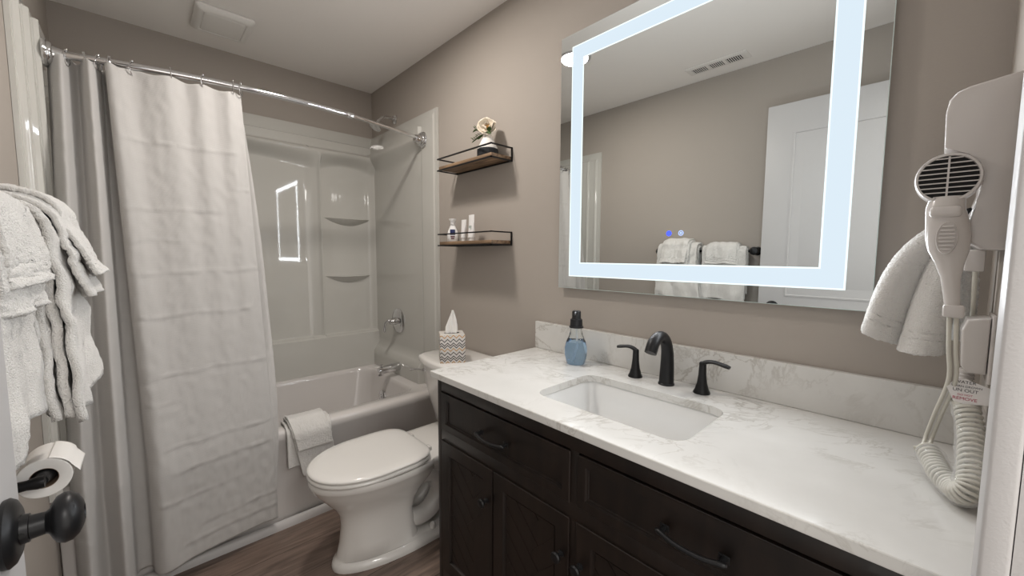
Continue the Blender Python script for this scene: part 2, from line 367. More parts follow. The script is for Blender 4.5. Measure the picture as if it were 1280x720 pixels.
obj('overflow_plate', bm, M_chrome, tub, label='round chrome overflow plate')
bm = B(); lathe(bm, [(0, .035), (.004, .033), (.006, .02), (.006, 0)], (0, 0, 1), (-.36, 2.44, .095), 28); obj('drain', bm, M_chrome, tub)

# ------------------------------------------------------------------ shower surround
sur = thing('shower_surround', 'glossy white three-wall shower surround with moulded corner shelves', 'shower surround', (-WL/2, YF, RZ))
ZT = 2.0835
def back_d(x, z):
    if z > 2.012: return .014
    if z > 1.955: return .030 + .012*sstep(2.012, 2.004, z)
    d = .046 + .045*sstep(1.955, 1.925, z)
    right = x > -.385
    xc = -.21 if right else -.93; hw = .175 if right else .50
    u = min(1, abs(x-xc)/hw); zc = 1.838 + .040*(1-u*u) + (.0 if right else 0)
    t = sstep(1.925, zc-.03, z); d = d*(1-t) + .022*t
    if z < zc+.1:
        colm = (sstep(-.376, -.386, x)*max(0, min(1, (x+.475)/.085)))**1.3; d += (.030*colm + .008*math.exp(-((x+.390)/.009)**2))*t
    e = math.exp(-((x)/.035)**2) + math.exp(-((x+WL)/.035)**2); d += .04*e
    lw = sstep(.708, .690, z); d = d*(1-lw) + max(d, .078)*lw
    return d
def zs_list():
    z = [RZ+.0005]; 
    for a, b, n in ((.46, .68, 8), (.685, .715, 12), (.73, 1.80, 20), (1.80, 1.99, 40), (1.998, 2.02, 10), (2.03, ZT, 4)):
        z += [a+(b-a)*i/(n-1) for i in range(n)]
    return z
ZL = zs_list()
XL = sorted(set([-WL+.001, -.001] + [-WL+.001+i*(WL-.002)/110 for i in range(111)] + [-.36-.002*i for i in range(20)] + [-.40-.005*i for i in range(30)]))
bm = B(); vs = [[bm.verts.new((x, YF-back_d(x, z), z)) for z in ZL] for x in XL]
for i in range(len(XL)-1):
    for j in range(len(ZL)-1): bm.faces.new((vs[i][j], vs[i+1][j], vs[i+1][j+1], vs[i][j+1]))
top = [bm.verts.new((x, YF-.001, ZT)) for x in XL]
for i in range(len(XL)-1): bm.faces.new((vs[i][-1], vs[i+1][-1], top[i+1], top[i]))
obj('back_panel', bm, M_acr, sur, angle=35)
def side_d(y, z):
    # raised flange along the front edge and the top, a recessed glossy field inside
    if y < 2.006 or z > 2.055: return .012
    if y < 2.012: return .012 + .006*(y-2.006)/.006
    if z > 2.012 or y < 2.135: return .018
    f = sstep(2.135, 2.15, y)
    if z > 1.955: return .018 + .018*f
    d = .042
    u = (y-2.15)/(YF-2.15); zc = 1.90 - .07*math.sin(PI*min(1, max(0, u*.9)))
    t = sstep(1.935, zc-.02, z); d = (d+.02)*(1-t) + .014*t
    lw = sstep(.60, .57, z); d = d*(1-lw) + .055*lw
    return .018*(1-f) + d*f
YL = [YS, YS+.001] + [YS+.004+i*.0035 for i in range(14)] + [2.035+.02*i for i in range(5)] + [2.128+.003*i for i in range(11)] + [2.17+(YF-.012-2.17)*i/24 for i in range(25)]
def left_d(y, z):
    # on this side the front flange steps out in rounded ribs
    d = .012 + .012*sstep(1.925, 1.933, y) + .011*sstep(1.995, 2.003, y) + .010*sstep(2.075, 2.083, y)
    for c in (1.93, 2.0, 2.08): d += .0025*math.exp(-((y-c-.008)/.006)**2)
    if z > 2.0: d = d*(1-sstep(2.02, 2.035, z)) + .012*sstep(2.02, 2.035, z)
    lw = sstep(.60, .57, z)*sstep(2.2, 2.3, y); return d+.015*lw
YLL = [1.893, 1.894] + [1.90+.003*i for i in range(70)] + [2.12+(YF-.012-2.12)*i/24 for i in range(25)]
for s, x0, ys, fn_ in ((-1, -.0008, YL, side_d), (1, -WL+.0008, YLL, left_d)):
    bm = B()
    vs = [[bm.verts.new((x0 + s*fn_(y, z)*(0.02 if k == 0 else 1), y, z)) for z in ZL] for k, y in enumerate(ys)]
    for i in range(len(ys)-1):
        for j in range(len(ZL)-1): bm.faces.new((vs[i][j], vs[i+1][j], vs[i+1][j+1], vs[i][j+1]))
    top = [bm.verts.new((x0, y, ZT)) for y in ys]
    for i in range(len(ys)-1): bm.faces.new((vs[i][-1], vs[i+1][-1], top[i+1], top[i]))
    obj('side_panel', bm, M_acr, sur, angle=35)
for zz in (1.500, 1.104):
    bm = B(); x0, x1 = -.366, -.036; n = 24
    def sh(dep, dz, sc=1): return [(x0+(x1-x0)*k/n, YF-.018-dep*(max(0, math.sin(PI*k/n))**.75), zz-dz*max(.12, math.sin(PI*k/n))) for k in range(n+1)]
    A = sh(.052, 0); A2 = sh(.054, .004); Bq = sh(.045, .014); Cq = sh(.012, .045); D = [(p[0], YF-.010, zz-.008-.046*math.sin(PI*k/n)) for k, p in enumerate(A)]
    T = [(p[0], YF-.010, zz+.001) for p in A]
    rings(bm, [T, A, A2, Bq, Cq, D], False, False, closed=False)
    obj('moulded_shelf', bm, M_acr, sur, angle=60)

# ------------------------------------------------------------------ shower fittings
sh = thing('wall_shower', 'chrome shower head on a curved arm above the surround', 'shower', (0, 2.50, 2.14))
bm = B(); lathe(bm, [(0, .030), (.004, .030), (.012, .022), (.014, .012)], (-1, 0, 0), (-.001, 2.50, 2.14), 28); obj('flange', bm, M_chrome, sh)
bm = B(); tube(bm, catmull([(-.004, 2.50, 2.14), (-.04, 2.50, 2.145), (-.085, 2.50, 2.135), (-.115, 2.50, 2.105)], 6), .0095, 12); obj('arm', bm, M_chrome, sh)
bm = B(); lathe(bm, [(0, .012), (.012, .015), (.02, .013), (.03, .016), (.045, .034), (.055, .040), (.060, .038), (.060, .0)], (-.55, 0, -.83), (-.108, 2.50, 2.112), 28); obj('spray_head', bm, M_chrome, sh)
sv = thing('shower_valve', 'chrome round shower valve with a lever handle on the surround wall', 'shower valve', (0, 2.47, .806))
XV = -.016
bm = B(); lathe(bm, [(0, .084), (.004, .084), (.010, .078), (.013, .05), (.016, .03)], (-1, 0, 0), (XV, 2.47, .806), 40); obj('escutcheon', bm, M_chrome, sv)
bm = B(); lathe(bm, [(.01, .026), (.045, .024), (.05, .021), (.066, .019), (.07, .012), (.07, 0)], (-1, 0, 0), (XV, 2.47, .806), 28); hub = obj('handle_hub', bm, M_chrome, sv)
bm = B(); tube(bm, catmull([(XV-.055, 2.47, .814), (XV-.074, 2.478, .812), (XV-.090, 2.486, .79), (XV-.094, 2.490, .755), (XV-.092, 2.490, .735)], 5), [.012, .014, .012, .010, .012, .010], 12, .8); obj('lever', bm, M_chrome, sv)
sp = thing('tub_spout', 'chrome tub spout with a diverter knob over the tub', 'tub spout', (0, 2.40, .505))
bm = B(); XP = -.05
lathe(bm, [(0, .026), (.004, .028), (.09, .026), (.13, .024), (.15, .021), (.152, .015)], (-1, 0, -.06), (XP, 2.40, .515), 28)
tube(bm, [(XP-.132, 2.40, .507), (XP-.134, 2.40, .475)], [.019, .017], 20); obj('spout_body', bm, M_chrome, sp)
bm = B(); lathe(bm, [(0, .004), (.018, .004), (.018, .008), (.026, .008), (.027, 0)], (0, 0, 1), (XP-.128, 2.40, .522), 16); obj('diverter_knob', bm, M_chrome, sp)

# rod: a slightly bowed telescoping tension rod
def rodp(x):
    s = 1-((x+.76)/.74)**2; return V(x, 2.12-.045*s, 1.929+.032*s)
rod = thing('shower_curtain_rod', 'chrome telescoping shower rod spanning the tub opening', 'curtain rod', (-WL/2, 2.12, 1.93))
bm = B(); tube(bm, [rodp(-1.455+i*(.995)/24) for i in range(25)], .0128, 16); obj('outer_tube', bm, M_chrome, rod)
bm = B(); tube(bm, [rodp(-.47+i*.44/12) for i in range(13)], .0098, 16); obj('inner_tube', bm, M_chrome, rod)
bm = B(); tube(bm, [rodp(-.475), rodp(-.47), rodp(-.445), rodp(-.44)], [.0132, .0150, .0150, .0105], 16); obj('collar', bm, M_chrome, rod)
for s, x in ((-1, -.0195), (1, -WL+.0485)):
    bm = B(); e = rodp(x)
    lathe(bm, [(0, .046), (.005, .047), (.010, .044), (.012, .038), (.018, .038), (.022, .035), (.024, .027), (.040, .024), (.055, .019), (.056, .012)], (s, 0, 0), (x, e.y, e.z), 36)
    obj('end_flange', bm, M_chrome, rod)

# curtain: plan path at the top and near the foot
TOP = [(-1.478, 2.150), (-1.462, 2.105), (-1.440, 2.085), (-1.425, 2.13), (-1.405, 2.155), (-1.388, 2.10), (-1.372, 2.082), (-1.352, 2.12), (-1.345, 2.16), (-1.322, 2.12), (-1.335, 2.085), (-1.322, 2.070),
       (-1.300, 2.076), (-1.262, 2.094), (-1.215, 2.080), (-1.165, 2.070), (-1.115, 2.088), (-1.07, 2.072), (-1.02, 2.086), (-.975, 2.072), (-.945, 2.085), (-.926, 2.090)]
BOT = [(-1.492, 1.962), (-1.478, 1.930), (-1.455, 1.905), (-1.435, 1.93), (-1.415, 1.955), (-1.395, 1.925), (-1.372, 1.885), (-1.352, 1.91), (-1.340, 1.955), (-1.305, 1.955), (-1.295, 1.90), (-1.270, 1.870),
       (-1.240, 1.872), (-1.203, 1.890), (-1.160, 1.900), (-1.115, 1.905), (-1.07, 1.912), (-1.02, 1.920), (-.975, 1.926), (-.935, 1.932), (-.900, 1.936), (-.888, 1.940)]
TP = catmull([(a, b, 0) for a, b in TOP], 9); BP = catmull([(a, b, 0) for a, b in BOT], 9)
NR = len(TP); ZTOP, ZBOT = 1.936, .072
CREASE = [(1.67, .25, .9), (1.52, .9, 1), (1.42, .45, .8), (1.30, 0, .7), (1.18, .5, 1), (1.02, .3, .9), (.80, .5, 1), (.70, .35, .6), (.53, .55, 1), (.44, .6, .95), (.33, .5, .8), (.20, .7, 1), (.14, .6, 1)]
RINGU = [.03, .13, .235, .33, .42, .50, .60, .70, .80, .905, .99]
def curtain(u, v):
    k = u*(NR-1+7); z = ZTOP + (ZBOT-ZTOP)*v
    t = v if v < .78 else .78 + (v-.78)*1.0
    t = min(1, (v/.80))**1.0; i = min(int(k), NR-2); f = min(1, k-i)
    a = TP[i].lerp(TP[i+1], f); b = BP[i].lerp(BP[i+1], f); p = a.lerp(b, t)
    uu = i/(NR-1)
    if k > NR-1:                                            # the hem edge folds back behind
        e = (k-(NR-1))/7; w = .036*math.sin(PI*min(1, v*1.08))**.8 if v < .92 else .002
        p = p + V(w*e, .006+.048*math.sin(e*PI*.5)*(1-sstep(.45, .74, v)), 0)
    # scalloped top between the rings
    dmin = min(abs(u-r) for r in RINGU); z -= (.010*min(1, dmin/.045)) * max(0, 1-v*12)
    amp = 0
    for zc, s0, s1 in CREASE:
        zz = zc + .022*(uu-.7) + .010*noise.noise((uu*9, zc*7, 0)); dz = z-zz
        m = sstep(s0-.06, s0+.06, uu)*(1-sstep(s1-.03, s1+.08, uu))
        amp += m*.0034*math.exp(-(dz/.0050)**2)*(.25+1.7*abs(noise.noise((uu*14, zc*3, 2))))
        amp -= m*.0010*math.exp(-((dz+.015)/.012)**2)
    p.y -= amp
    p.y -= .004*noise.noise((p.x*9, z*2.0, 3)) + .0022*noise.noise((p.x*40, z*26, 7))
    if uu > .55 and k <= NR-1: z += .022*sstep(.85, 1, v)*math.sin((uu-.55)/.45*PI*.9)*.5
    return (p.x, p.y, z)
bm = B(); gridmesh(bm, curtain, 330, 240, uv=(2.2, 1.9))
cur = obj('shower_curtain', bm, M_cloth, None, org=(-1.2, 2.05, .07), angle=0, solid=.0012)
tag(cur, 'white waffle-weave shower curtain gathered at the left of the tub', 'shower curtain')
# rings
ringproto = None
labs = {10: 'chrome curtain ring at the right edge of the shower curtain', 9: 'chrome curtain ring second from the curtain\'s right edge', 8: 'chrome curtain ring third from the curtain\'s right edge', 7: 'chrome curtain ring fourth from the curtain\'s right edge, by the first folds'}
for i, r in enumerate(RINGU):
    k = r*(NR-1+7); q = TP[min(int(k), NR-1)]; rp = rodp(q.x)
    lab = labs.get(i, 'chrome curtain ring among those bunched over the left folds')
    if ringproto is None:
        ringproto = thing('curtain_ring', lab, 'curtain ring', (q.x, rp.y, rp.z), 0, 'shower curtain rings')
        bm = B(); pts = [(math.sin(2*PI*a/28)*.0, math.cos(2*PI*a/28)*.019, math.sin(2*PI*a/28)*.026-.008) for a in range(29)]
        tube(bm, pts, .0019, 8, cap=False); obj('hoop', bm, M_chrome, ringproto, local=True)
        bm = B(); bmesh.ops.create_uvsphere(bm, u_segments=10, v_segments=6, radius=.0045, matrix=Matrix.Translation((0, 0, .0185))); obj('roller_ball', bm, M_chrome, ringproto, local=True)
        o = ringproto
    else: o = dup(ringproto, (q.x, rp.y, rp.z), lab)
    o.rotation_euler = (0, 0, random.uniform(-.5, .5))

# ------------------------------------------------------------------ terry cloth helper
def terry(o_fn, nu, nv, amp=.0022, fr=260, seed=0):
    bm = B()
    def f(u, v):
        p = Vector(o_fn(u, v)); n = Vector((noise.noise(p*fr+V(seed, 0, 0)), noise.noise(p*fr+V(0, seed+9, 0)), noise.noise(p*fr+V(0, 5, seed))))
        return p + n*amp
    gridmesh(bm, f, nu, nv); return bm
def drape(path, a0, a1, axis, nu, bands=(), puff=.003, amp=.002, wave=None, seed=0, lump=0, fr=260):
    """sheet hanging over something: path = smooth 2D profile (h, z); spread along the other axis from a0 to a1"""
    P = catmull([(p[0], p[1], 0) for p in path], 14); n = len(P)
    ln = [0]
    for i in range(1, n): ln.append(ln[-1]+(P[i]-P[i-1]).length)
    def f(u, v):
        k = v*(n-1); i = min(int(k), n-2); q = P[i].lerp(P[i+1], k-i); t = (P[i+1]-P[i]).normalized(); nn = V(-t.y, t.x, 0)
        d = puff*(1-(2*u-1)**6)
        s = ln[i]+(ln[i+1]-ln[i])*(k-i)
        for b in bands:
            d -= .003*math.exp(-((s-b)/.006)**4)
        if lump: d += lump*noise.noise((u*4.5+seed*3, s*16, seed))*min(1, s/ln[-1]*2)
        if wave: d += wave(u, s/ln[-1])
        q = q + nn*d
        a = a0+(a1-a0)*u
        return (q.x, a, q.y) if axis == 'y' else (a, q.x, q.y)
    return terry(f, nu, n, amp, fr, seed=seed)

# towel folded over the tub's front rim
tw = thing('hand_towel', 'folded white hand towel draped over the tub front rim', 'towel', (-.72, YS, .46))
yo, yi = YS-.006, YS+.098
def ramp(path, a0, a1, skew, **k):
    bm = drape(path, a0, a1, 'x', 46, **k)
    for v in bm.verts: v.co.x += skew*(RZ+.02-v.co.z)
    return bm
bm = ramp([(yi+.01, .37), (yi, .42), (YS+.08, RZ+.010), (YS+.04, RZ+.013), (YS+.012, RZ+.008), (yo-.006, .435), (yo-.010, .38), (yo-.012, .32), (yo-.012, .275)], -.834, -.640, .0, seed=4)
obj('under_layer', bm, M_terry, tw, solid=.009, angle=0)
bm = ramp([(yi+.03, .36), (yi+.012, .42), (YS+.082, RZ+.026), (YS+.045, RZ+.031), (YS+.008, RZ+.026), (yo-.018, .44), (yo-.022, .38), (yo-.026, .30), (yo-.030, .225)], -.822, -.662, .18, bands=(.275, .285), seed=2)
obj('outer_layer', bm, M_terry, tw, solid=.009, angle=0)
bm = B(); bm.free()
bm = ramp([(YS+.07, RZ+.038), (YS+.04, RZ+.042), (YS+.004, RZ+.036), (yo-.030, .435), (yo-.034, .385), (yo-.036, .352)], -.817, -.664, .18, seed=8)
obj('folded_flap', bm, M_terry, tw, solid=.008, angle=0)

# ------------------------------------------------------------------ toilet
TY = 1.560
wc = thing('toilet', 'white two-piece toilet with closed lid between vanity and tub', 'toilet', (-.45, TY, 0))
def egg(xf, xb, w, z, n=48, cy=TY, eb=2.6, ef=2.0, xm=None):
    """egg outline, nose at xf (more negative), back at xb"""
    if xm is None: xm = xf + (xb-xf)*.55
    out = []
    for k in range(n):
        a = 2*PI*k/n; c, s = math.cos(a), math.sin(a)
        e = ef if c < 0 else eb; ax = (xm-xf) if c < 0 else (xb-xm)
        out.append((xm + ax*math.copysign(abs(c)**(2/e), c), cy + w*math.copysign(abs(s)**(2/e), s), z))
    return out
bm = B()
rings(bm, [egg(-.785, -.17, .128, 0, eb=5), egg(-.787, -.17, .130, .012, eb=5), egg(-.783, -.172, .126, .028, eb=5), egg(-.772, -.18, .112, .034, eb=5), egg(-.765, -.44, .108, .045, eb=4), egg(-.752, -.455, .101, .10, eb=4), egg(-.745, -.46, .098, .17, eb=4), egg(-.752, -.44, .102, .215, eb=3.5),
           egg(-.775, -.40, .117, .255, eb=3), egg(-.812, -.36, .145, .300, eb=2.8), egg(-.842, -.335, .168, .338), egg(-.855, -.33, .179, .362), egg(-.858, -.33, .182, .366), egg(-.860, -.33, .184, .382), egg(-.856, -.335, .181, .390), egg(-.83, -.36, .16, .390)])
obj('bowl', bm, M_porc, wc, angle=60)
bm = B()
def dk(x0, x1, w, z): return [(x, y, z) for x, y in rrect((x0+x1)/2, TY, (x1-x0)/2, w, .04, 8)]
rings(bm, [dk(-.30, -.16, .07, .03), dk(-.30, -.15, .075, .20), dk(-.34, -.10, .10, .27), dk(-.42, -.055, .14, .34), dk(-.44, -.05, .155, .365), dk(-.44, -.05, .155, .388), dk(-.435, -.055, .15, .393)])
obj('tank_deck', bm, M_porc, wc, angle=60)
bm = B(); 
for sy in (-1, 1):
    tube(bm, catmull([(-.56, TY+sy*.045, .22), (-.45, TY+sy*.05, .285), (-.35, TY+sy*.05, .27), (-.315, TY+sy*.05, .18), (-.37, TY+sy*.05, .105), (-.44, TY+sy*.045, .09), (-.50, TY+sy*.03, .12)], 6), [.04, .05, .05, .046, .042, .04, .03], 16)
obj('trapway', bm, M_porc, wc, angle=60)
for sy in (-1, 1):
    bm = B(); lathe(bm, [(0, .016), (.018, .016), (.028, .013), (.034, .006), (.035, 0)], (0, 0, 1), (-.385, TY+sy*.094, .028), 20); obj('bolt_cap', bm, M_porc, wc)
bm = B()
def seatl(i, z): return egg(-.862+i, -.405-i*.6, .186-i, z, xm=-.62, eb=4.5, ef=2.1)
rings(bm, [seatl(.012, .393), seatl(.002, .396), seatl(0, .402), seatl(.002, .408), seatl(.010, .411)]); obj('seat', bm, M_porc, wc, angle=60)
bm = B()
rings(bm, [seatl(.014, .412), seatl(.003, .4145), seatl(.001, .419), seatl(.003, .424), seatl(.012, .4285), seatl(.04, .4315), seatl(.09, .4325), seatl(.14, .433)]); obj('seat_lid', bm, M_porc, wc, angle=60)
for sy in (-1, 1):
    bm = B(); box(bm, -.408, -.382, TY+sy*.078-.016, TY+sy*.078+.016, .39, .412, bev=.006, seg=3); obj('hinge', bm, M_porc, wc)
def tank_l(x0, x1, w, z, bulge, n=12, r=.03):
    L = []
    for x, y in rrect((x0+x1)/2, TY, (x1-x0)/2, w, r, n):
        t = (x1-x)/(x1-x0); L.append((x-bulge*t*(1-((y-TY)/w)**2), y, z))
    return L
def dens(L):
    out = []
    for i in range(len(L)):
        a, b = Vector(L[i]), Vector(L[(i+1) % len(L)]); m = max(1, int((b-a).length/.02)) if (b-a).length > .03 else 1
        for k in range(8 if (b-a).length > .03 else 1): out.append(a.lerp(b, k/(8 if (b-a).length > .03 else 1)))
    return out
def tank_loop(x0, x1, w, z, bulge, r=.03):
    base = dens([(x, y, 0) for x, y in rrect((x0+x1)/2, TY, (x1-x0)/2, w, r, 6)])
    return [(p.x-bulge*((x1-p.x)/(x1-x0))*(1-((p.y-TY)/w)**2), p.y, z) for p in base]
bm = B()
rings(bm, [tank_loop(-.19, -.045, .165, .394, .02), tank_loop(-.20, -.035, .175, .41, .025), tank_loop(-.225, -.015, .215, .56, .035), tank_loop(-.24, -.012, .228, .712, .04)])
obj('tank', bm, M_porc, wc, angle=60)
bm = B()
rings(bm, [tank_loop(-.245, -.008, .232, .711, .042), tank_loop(-.256, -.006, .240, .714, .044), tank_loop(-.258, -.006, .241, .734, .044), tank_loop(-.254, -.008, .238, .742, .043), tank_loop(-.242, -.015, .228, .746, .04)])
obj('tank_lid', bm, M_porc, wc, angle=60)
bm = B(); lathe(bm, [(0, .013), (.006, .013), (.010, .009), (.022, .008)], (-1, 0, 0), (-.236, TY+.19, .668), 20)
tube(bm, catmull([(-.258, TY+.185, .669), (-.264, TY+.205, .669), (-.272, TY+.235, .666), (-.285, TY+.262, .662)], 4), [.007, .0065, .006, .0085], 12, .7)
obj('flush_lever', bm, M_chrome, wc, label='chrome flush lever')

# tissue box on the tank lid
TBX, TBY, TBZ, ta = -.205, 1.567, .746, math.radians(-30)
tb = thing('tissue_box', 'square tissue box with a zigzag chevron pattern on the toilet tank', 'tissue box', (TBX, TBY, TBZ), ta)
def chevron():
    m = mat('chevron_card', (0.62, 0.58, 0.54), 0.7); nt = m.node_tree; b = nt.nodes['Principled BSDF']
    tc = nt.nodes.new('ShaderNodeTexCoord'); sx = nt.nodes.new('ShaderNodeSeparateXYZ'); nt.links.new(tc.outputs['Object'], sx.inputs[0])
    def mth(op, a, b_=None, c=None):
        n = nt.nodes.new('ShaderNodeMath'); n.operation = op
        for i, q in enumerate((a, b_, c)):
            if q is None: continue
            if isinstance(q, (int, float)): n.inputs[i].default_value = q
            else: nt.links.new(q, n.inputs[i])
        return n.outputs[0]
    h = mth('ADD', sx.outputs['X'], sx.outputs['Y'])
    tri = mth('PINGPONG', mth('ADD', h, 1.0), .0137)
    zz = mth('ADD', sx.outputs['Z'], mth('MULTIPLY', tri, -1.0))
    ph = mth('FRACT', mth('MULTIPLY', mth('ADD', zz, 1.0), 1/.062))
    r = nt.nodes.new('ShaderNodeValToRGB'); r.color_ramp.interpolation = 'CONSTANT'; e = r.color_ramp.elements
    bg = (0.66, 0.63, 0.60, 1); dk_ = (0.012, 0.01, 0.012, 1); gr = (0.16, 0.16, 0.17, 1); og = (0.50, 0.27, 0.07, 1)
    e[0].position = 0; e[0].color = og; e[1].position = .075; e[1].color = bg
    for p, c in ((.24, dk_), (.32, bg), (.42, dk_), (.50, bg), (.70, dk_), (.78, bg)):
        q = e.new(p); q.color = c
    nt.links.new(ph, r.inputs[0]); nt.links.new(r.outputs[0], b.inputs['Base Color']); return m
M_chev = chevron()
bm = B(); box(bm, -.058, .058, -.058, .058, 0, .132, bev=.0015); bo = obj('carton', bm, M_chev, tb, local=True)
M_cardtop = mat('pale_card_top', (.6, .57, .53), .7)
bm = B(); rings(bm, [[(x, y, .1322) for x, y in rrect(0, 0, .0565, .0565, .003, 4)], [(x, y, .1328) for x, y in rrect(0, 0, .0565, .0565, .003, 4)]]); ct = obj('top_panel', bm, M_cardtop, tb, local=True)
bm = B(); rings(bm, [[(.036*math.cos(a*PI/12), .022*math.sin(a*PI/12), .1329) for a in range(24)], [(.036*math.cos(a*PI/12), .022*math.sin(a*PI/12), .1333) for a in range(24)]]); obj('opening', bm, M_dark, ct, local=True)
bm = B()
def tis(u, v):
    w = [.026, .030, .020, .012, .004][0]; prof = catmull([(.020, 0, 0), (.026, .03, 0), (.020, .06, 0), (.012, .09, 0), (.0035, .118, 0)], 8)
    q = prof[min(int(v*(len(prof)-1)), len(prof)-1)]; a = (u-.5)*2*PI
    rr = q.x*(1+.25*math.sin(a*3+v*3)); return (rr*math.sin(a)+.004*v, rr*.45*math.cos(a)*(1-.3*v)-.006*v+.003*math.sin(7*a), .125+q.y*1.0-(.012*abs(math.sin(a)) if v < .3 else 0))
gridmesh(bm, tis, 40, 33); obj('tissue_sheet', bm, M_paper, tb, local=True, solid=.0008, angle=0, label='white tissue pulled up into a point')

# ------------------------------------------------------------------ floating shelves
def shelf(z0, label):
    y0, y1, x1 = 1.366, 1.795, -.128
    t = thing('floating_shelf', label, 'shelf', (0, (y0+y1)/2, z0), 0, 'wood and wire wall shelves')
    bm = B(); box(bm, x1+.004, -.0015, y0+.004, y1-.004, z0+.004, z0+.020, bev=.0015); obj('board', bm, M_shelf, t)
    bm = B(); w = .003
    def bar(a, b):
        a, b = Vector(a), Vector(b); lo = [min(a[i], b[i])-w for i in range(3)]; hi = [max(a[i], b[i])+w for i in range(3)]; box(bm, lo[0], hi[0], lo[1], hi[1], lo[2], hi[2])
    zt = z0+.058
    for z in (z0, zt):
        bar((x1, y0, z), (x1, y1, z)); bar((x1, y0, z), (-.004, y0, z)); bar((x1, y1, z), (-.004, y1, z))
    bar((-.004, y0, z0), (-.004, y0, zt)); bar((-.004, y1, z0), (-.004, y1, zt)); bar((-.004, y0, z0), (-.004, y1, z0))
    obj('wire_frame', bm, M_black, t, smooth=False); return t
shelf(1.685, 'upper wood wall shelf with black wire rail, holding the flower vase')
shelf(1.300, 'lower wood wall shelf with black wire rail, holding toiletry bottles')
# vase with a cream flower
fx, fy, fz = -.068, 1.462, 1.706
vs_ = thing('flower_vase', 'small white cone vase with a cream flower and dark base on the upper shelf', 'flower vase', (fx, fy, fz))
M_vase = mat('white_stone_vase', (.78, .75, .71), .6); M_slate = mat('dark_slate', (.018, .02, .024), .7, bump=(80, .5, .002))
bm = B(); lathe(bm, [(0, .048), (.003, .050), (.034, .050), (.037, .047)], (0, 0, 1), (fx, fy, fz), 12); obj('dark_base', bm, M_slate, vs_, label='dark slate base')
bm = B(); lathe(bm, [(.037, .046), (.045, .045), (.075, .030), (.098, .017), (.104, .014), (.100, .010)], (0, 0, 1), (fx, fy, fz), 28); obj('vase', bm, M_vase, vs_)
M_pet = mat('cream_petals', (.80, .72, .60), .7, sheen=.2); M_pist = mat('golden_stamens', (.45, .25, .07), .8); M_leaf = mat('green_leaves', (.06, .11, .03), .6)
fc = V(fx-.006, fy-.003, fz+.135); ax = V(-.75, -.5, .42).normalized()
def petal(c, d, axis, L, Wd, cup):
    bm = B(); d = (d-axis*d.dot(axis)).normalized(); s = axis.cross(d)
    def f(u, v):
        a = (u-.5)*2; r = L*v; w = Wd*math.sin(PI*min(1, v*.72+.12))**.7
        return c + d*(r*math.cos(cup*v)) + axis*(r*math.sin(cup*v)*1.0 - .2*r*a*a + .02*math.sin(v*2.5)*0) + s*(a*w) + axis*(abs(a)**2*w*.55)
    gridmesh(bm, f, 9, 9); return bm
u_, v_ = frame_of(ax)
for ring_, (n, L, Wd, cup) in enumerate(((6, .056, .029, .45), (5, .046, .024, .85), (4, .030, .017, 1.2))):
    for k in range(n):
        a = 2*PI*k/n + ring_*.5 + random.uniform(-.2, .2); L_ = L*random.uniform(.8, 1.1); cu_ = cup*random.uniform(.5, 1.5); d = u_*math.cos(a)+v_*math.sin(a)
        obj('petal', petal(fc-ax*.012+ax*ring_*.003, d, ax, L_, Wd, cu_), M_pet, vs_, angle=0, solid=.0008)
fh = B()
for k in range(26):
    q = u_*random.uniform(-.010, .010)+v_*random.uniform(-.010, .010)
    tube(fh, [fc-ax*.006+q*.4, fc+ax*.010+q], [.0008, .0018], 6)
obj('stamens', fh, M_pist, vs_, label='golden brown stamens')
bm = B(); tube(bm, [(fx, fy, fz+.095), (fx-.003, fy, fz+.125)], .003, 8); 
def leafgeo(bm, p0, d, L, w):
    d = d.normalized(); s = d.cross(V(0, 0, 1)).normalized(); n = s.cross(d)
    vs = [bm.verts.new(p) for p in (p0, p0+d*L*.4+s*w-n*.001, p0+d*L, p0+d*L*.4-s*w-n*.001, p0+d*L*.45+n*.003)]
    for a, b in ((0, 1), (1, 2), (2, 3), (3, 0)): bm.faces.new((vs[a], vs[b], vs[4]))
for base, end in ((V(fx, fy, fz+.115), V(fx-.02, fy+.085, fz+.088)), (V(fx, fy, fz+.12), V(fx-.03, fy+.06, fz+.135)), (V(fx, fy, fz+.115), V(fx-.03, fy-.05, fz+.10))):
    tube(bm, [base, base.lerp(end, .5)+V(0, 0, .006), end], .0011, 6)
    for k in range(7):
        t = .3+.1*k; p = base.lerp(end, t)+V(0, 0, .006*math.sin(t*PI))
        for s in (-1, 1): leafgeo(bm, p, (end-base).normalized()+V(random.uniform(-.6, .2), 0, s*.9), random.uniform(.017, .026), .0085)
obj('greenery', bm, M_leaf, vs_, smooth=False, label='sprigs of small green leaves')

# toiletries on the lower shelf
LZ = 1.3205
M_wp = mat('white_bottle_plastic', (.78, .77, .76), .3); M_nav = mat('navy_label', (.012, .02, .09), .4); M_clr = glass('frosted_clear', (.9, .93, .93), .1, 1.3); M_pk = mat('brown_print', (.12, .04, .05), .6)
b1 = thing('lotion_bottle', 'short white lotion bottle with a navy label on the lower shelf', 'bottle', (-.085, 1.725, LZ))
bm = B()
rings(bm, [[(-.085+x*.6, 1.725+y, LZ+h) for x, y in rrect(0, 0, w, w, w*.7, 5)] for h, w in ((0, .024), (.003, .027), (.035, .029), (.055, .024), (.078, .014), (.086, .0105), (.090, .010))]); obj('bottle_body', bm, M_wp, b1)
bm = B(); lathe(bm, [(.088, .012), (.104, .013), (.112, .019), (.117, .019), (.117, 0)], (0, 0, 1), (-.085, 1.725, LZ), 20); obj('cap', bm, M_wp, b1)
bm = B(); box(bm, -.1035, -.1015, 1.711, 1.737, LZ+.034, LZ+.062, bev=.0006); obj('navy_label', bm, M_nav, b1, label='dark navy front label')
bm = B()
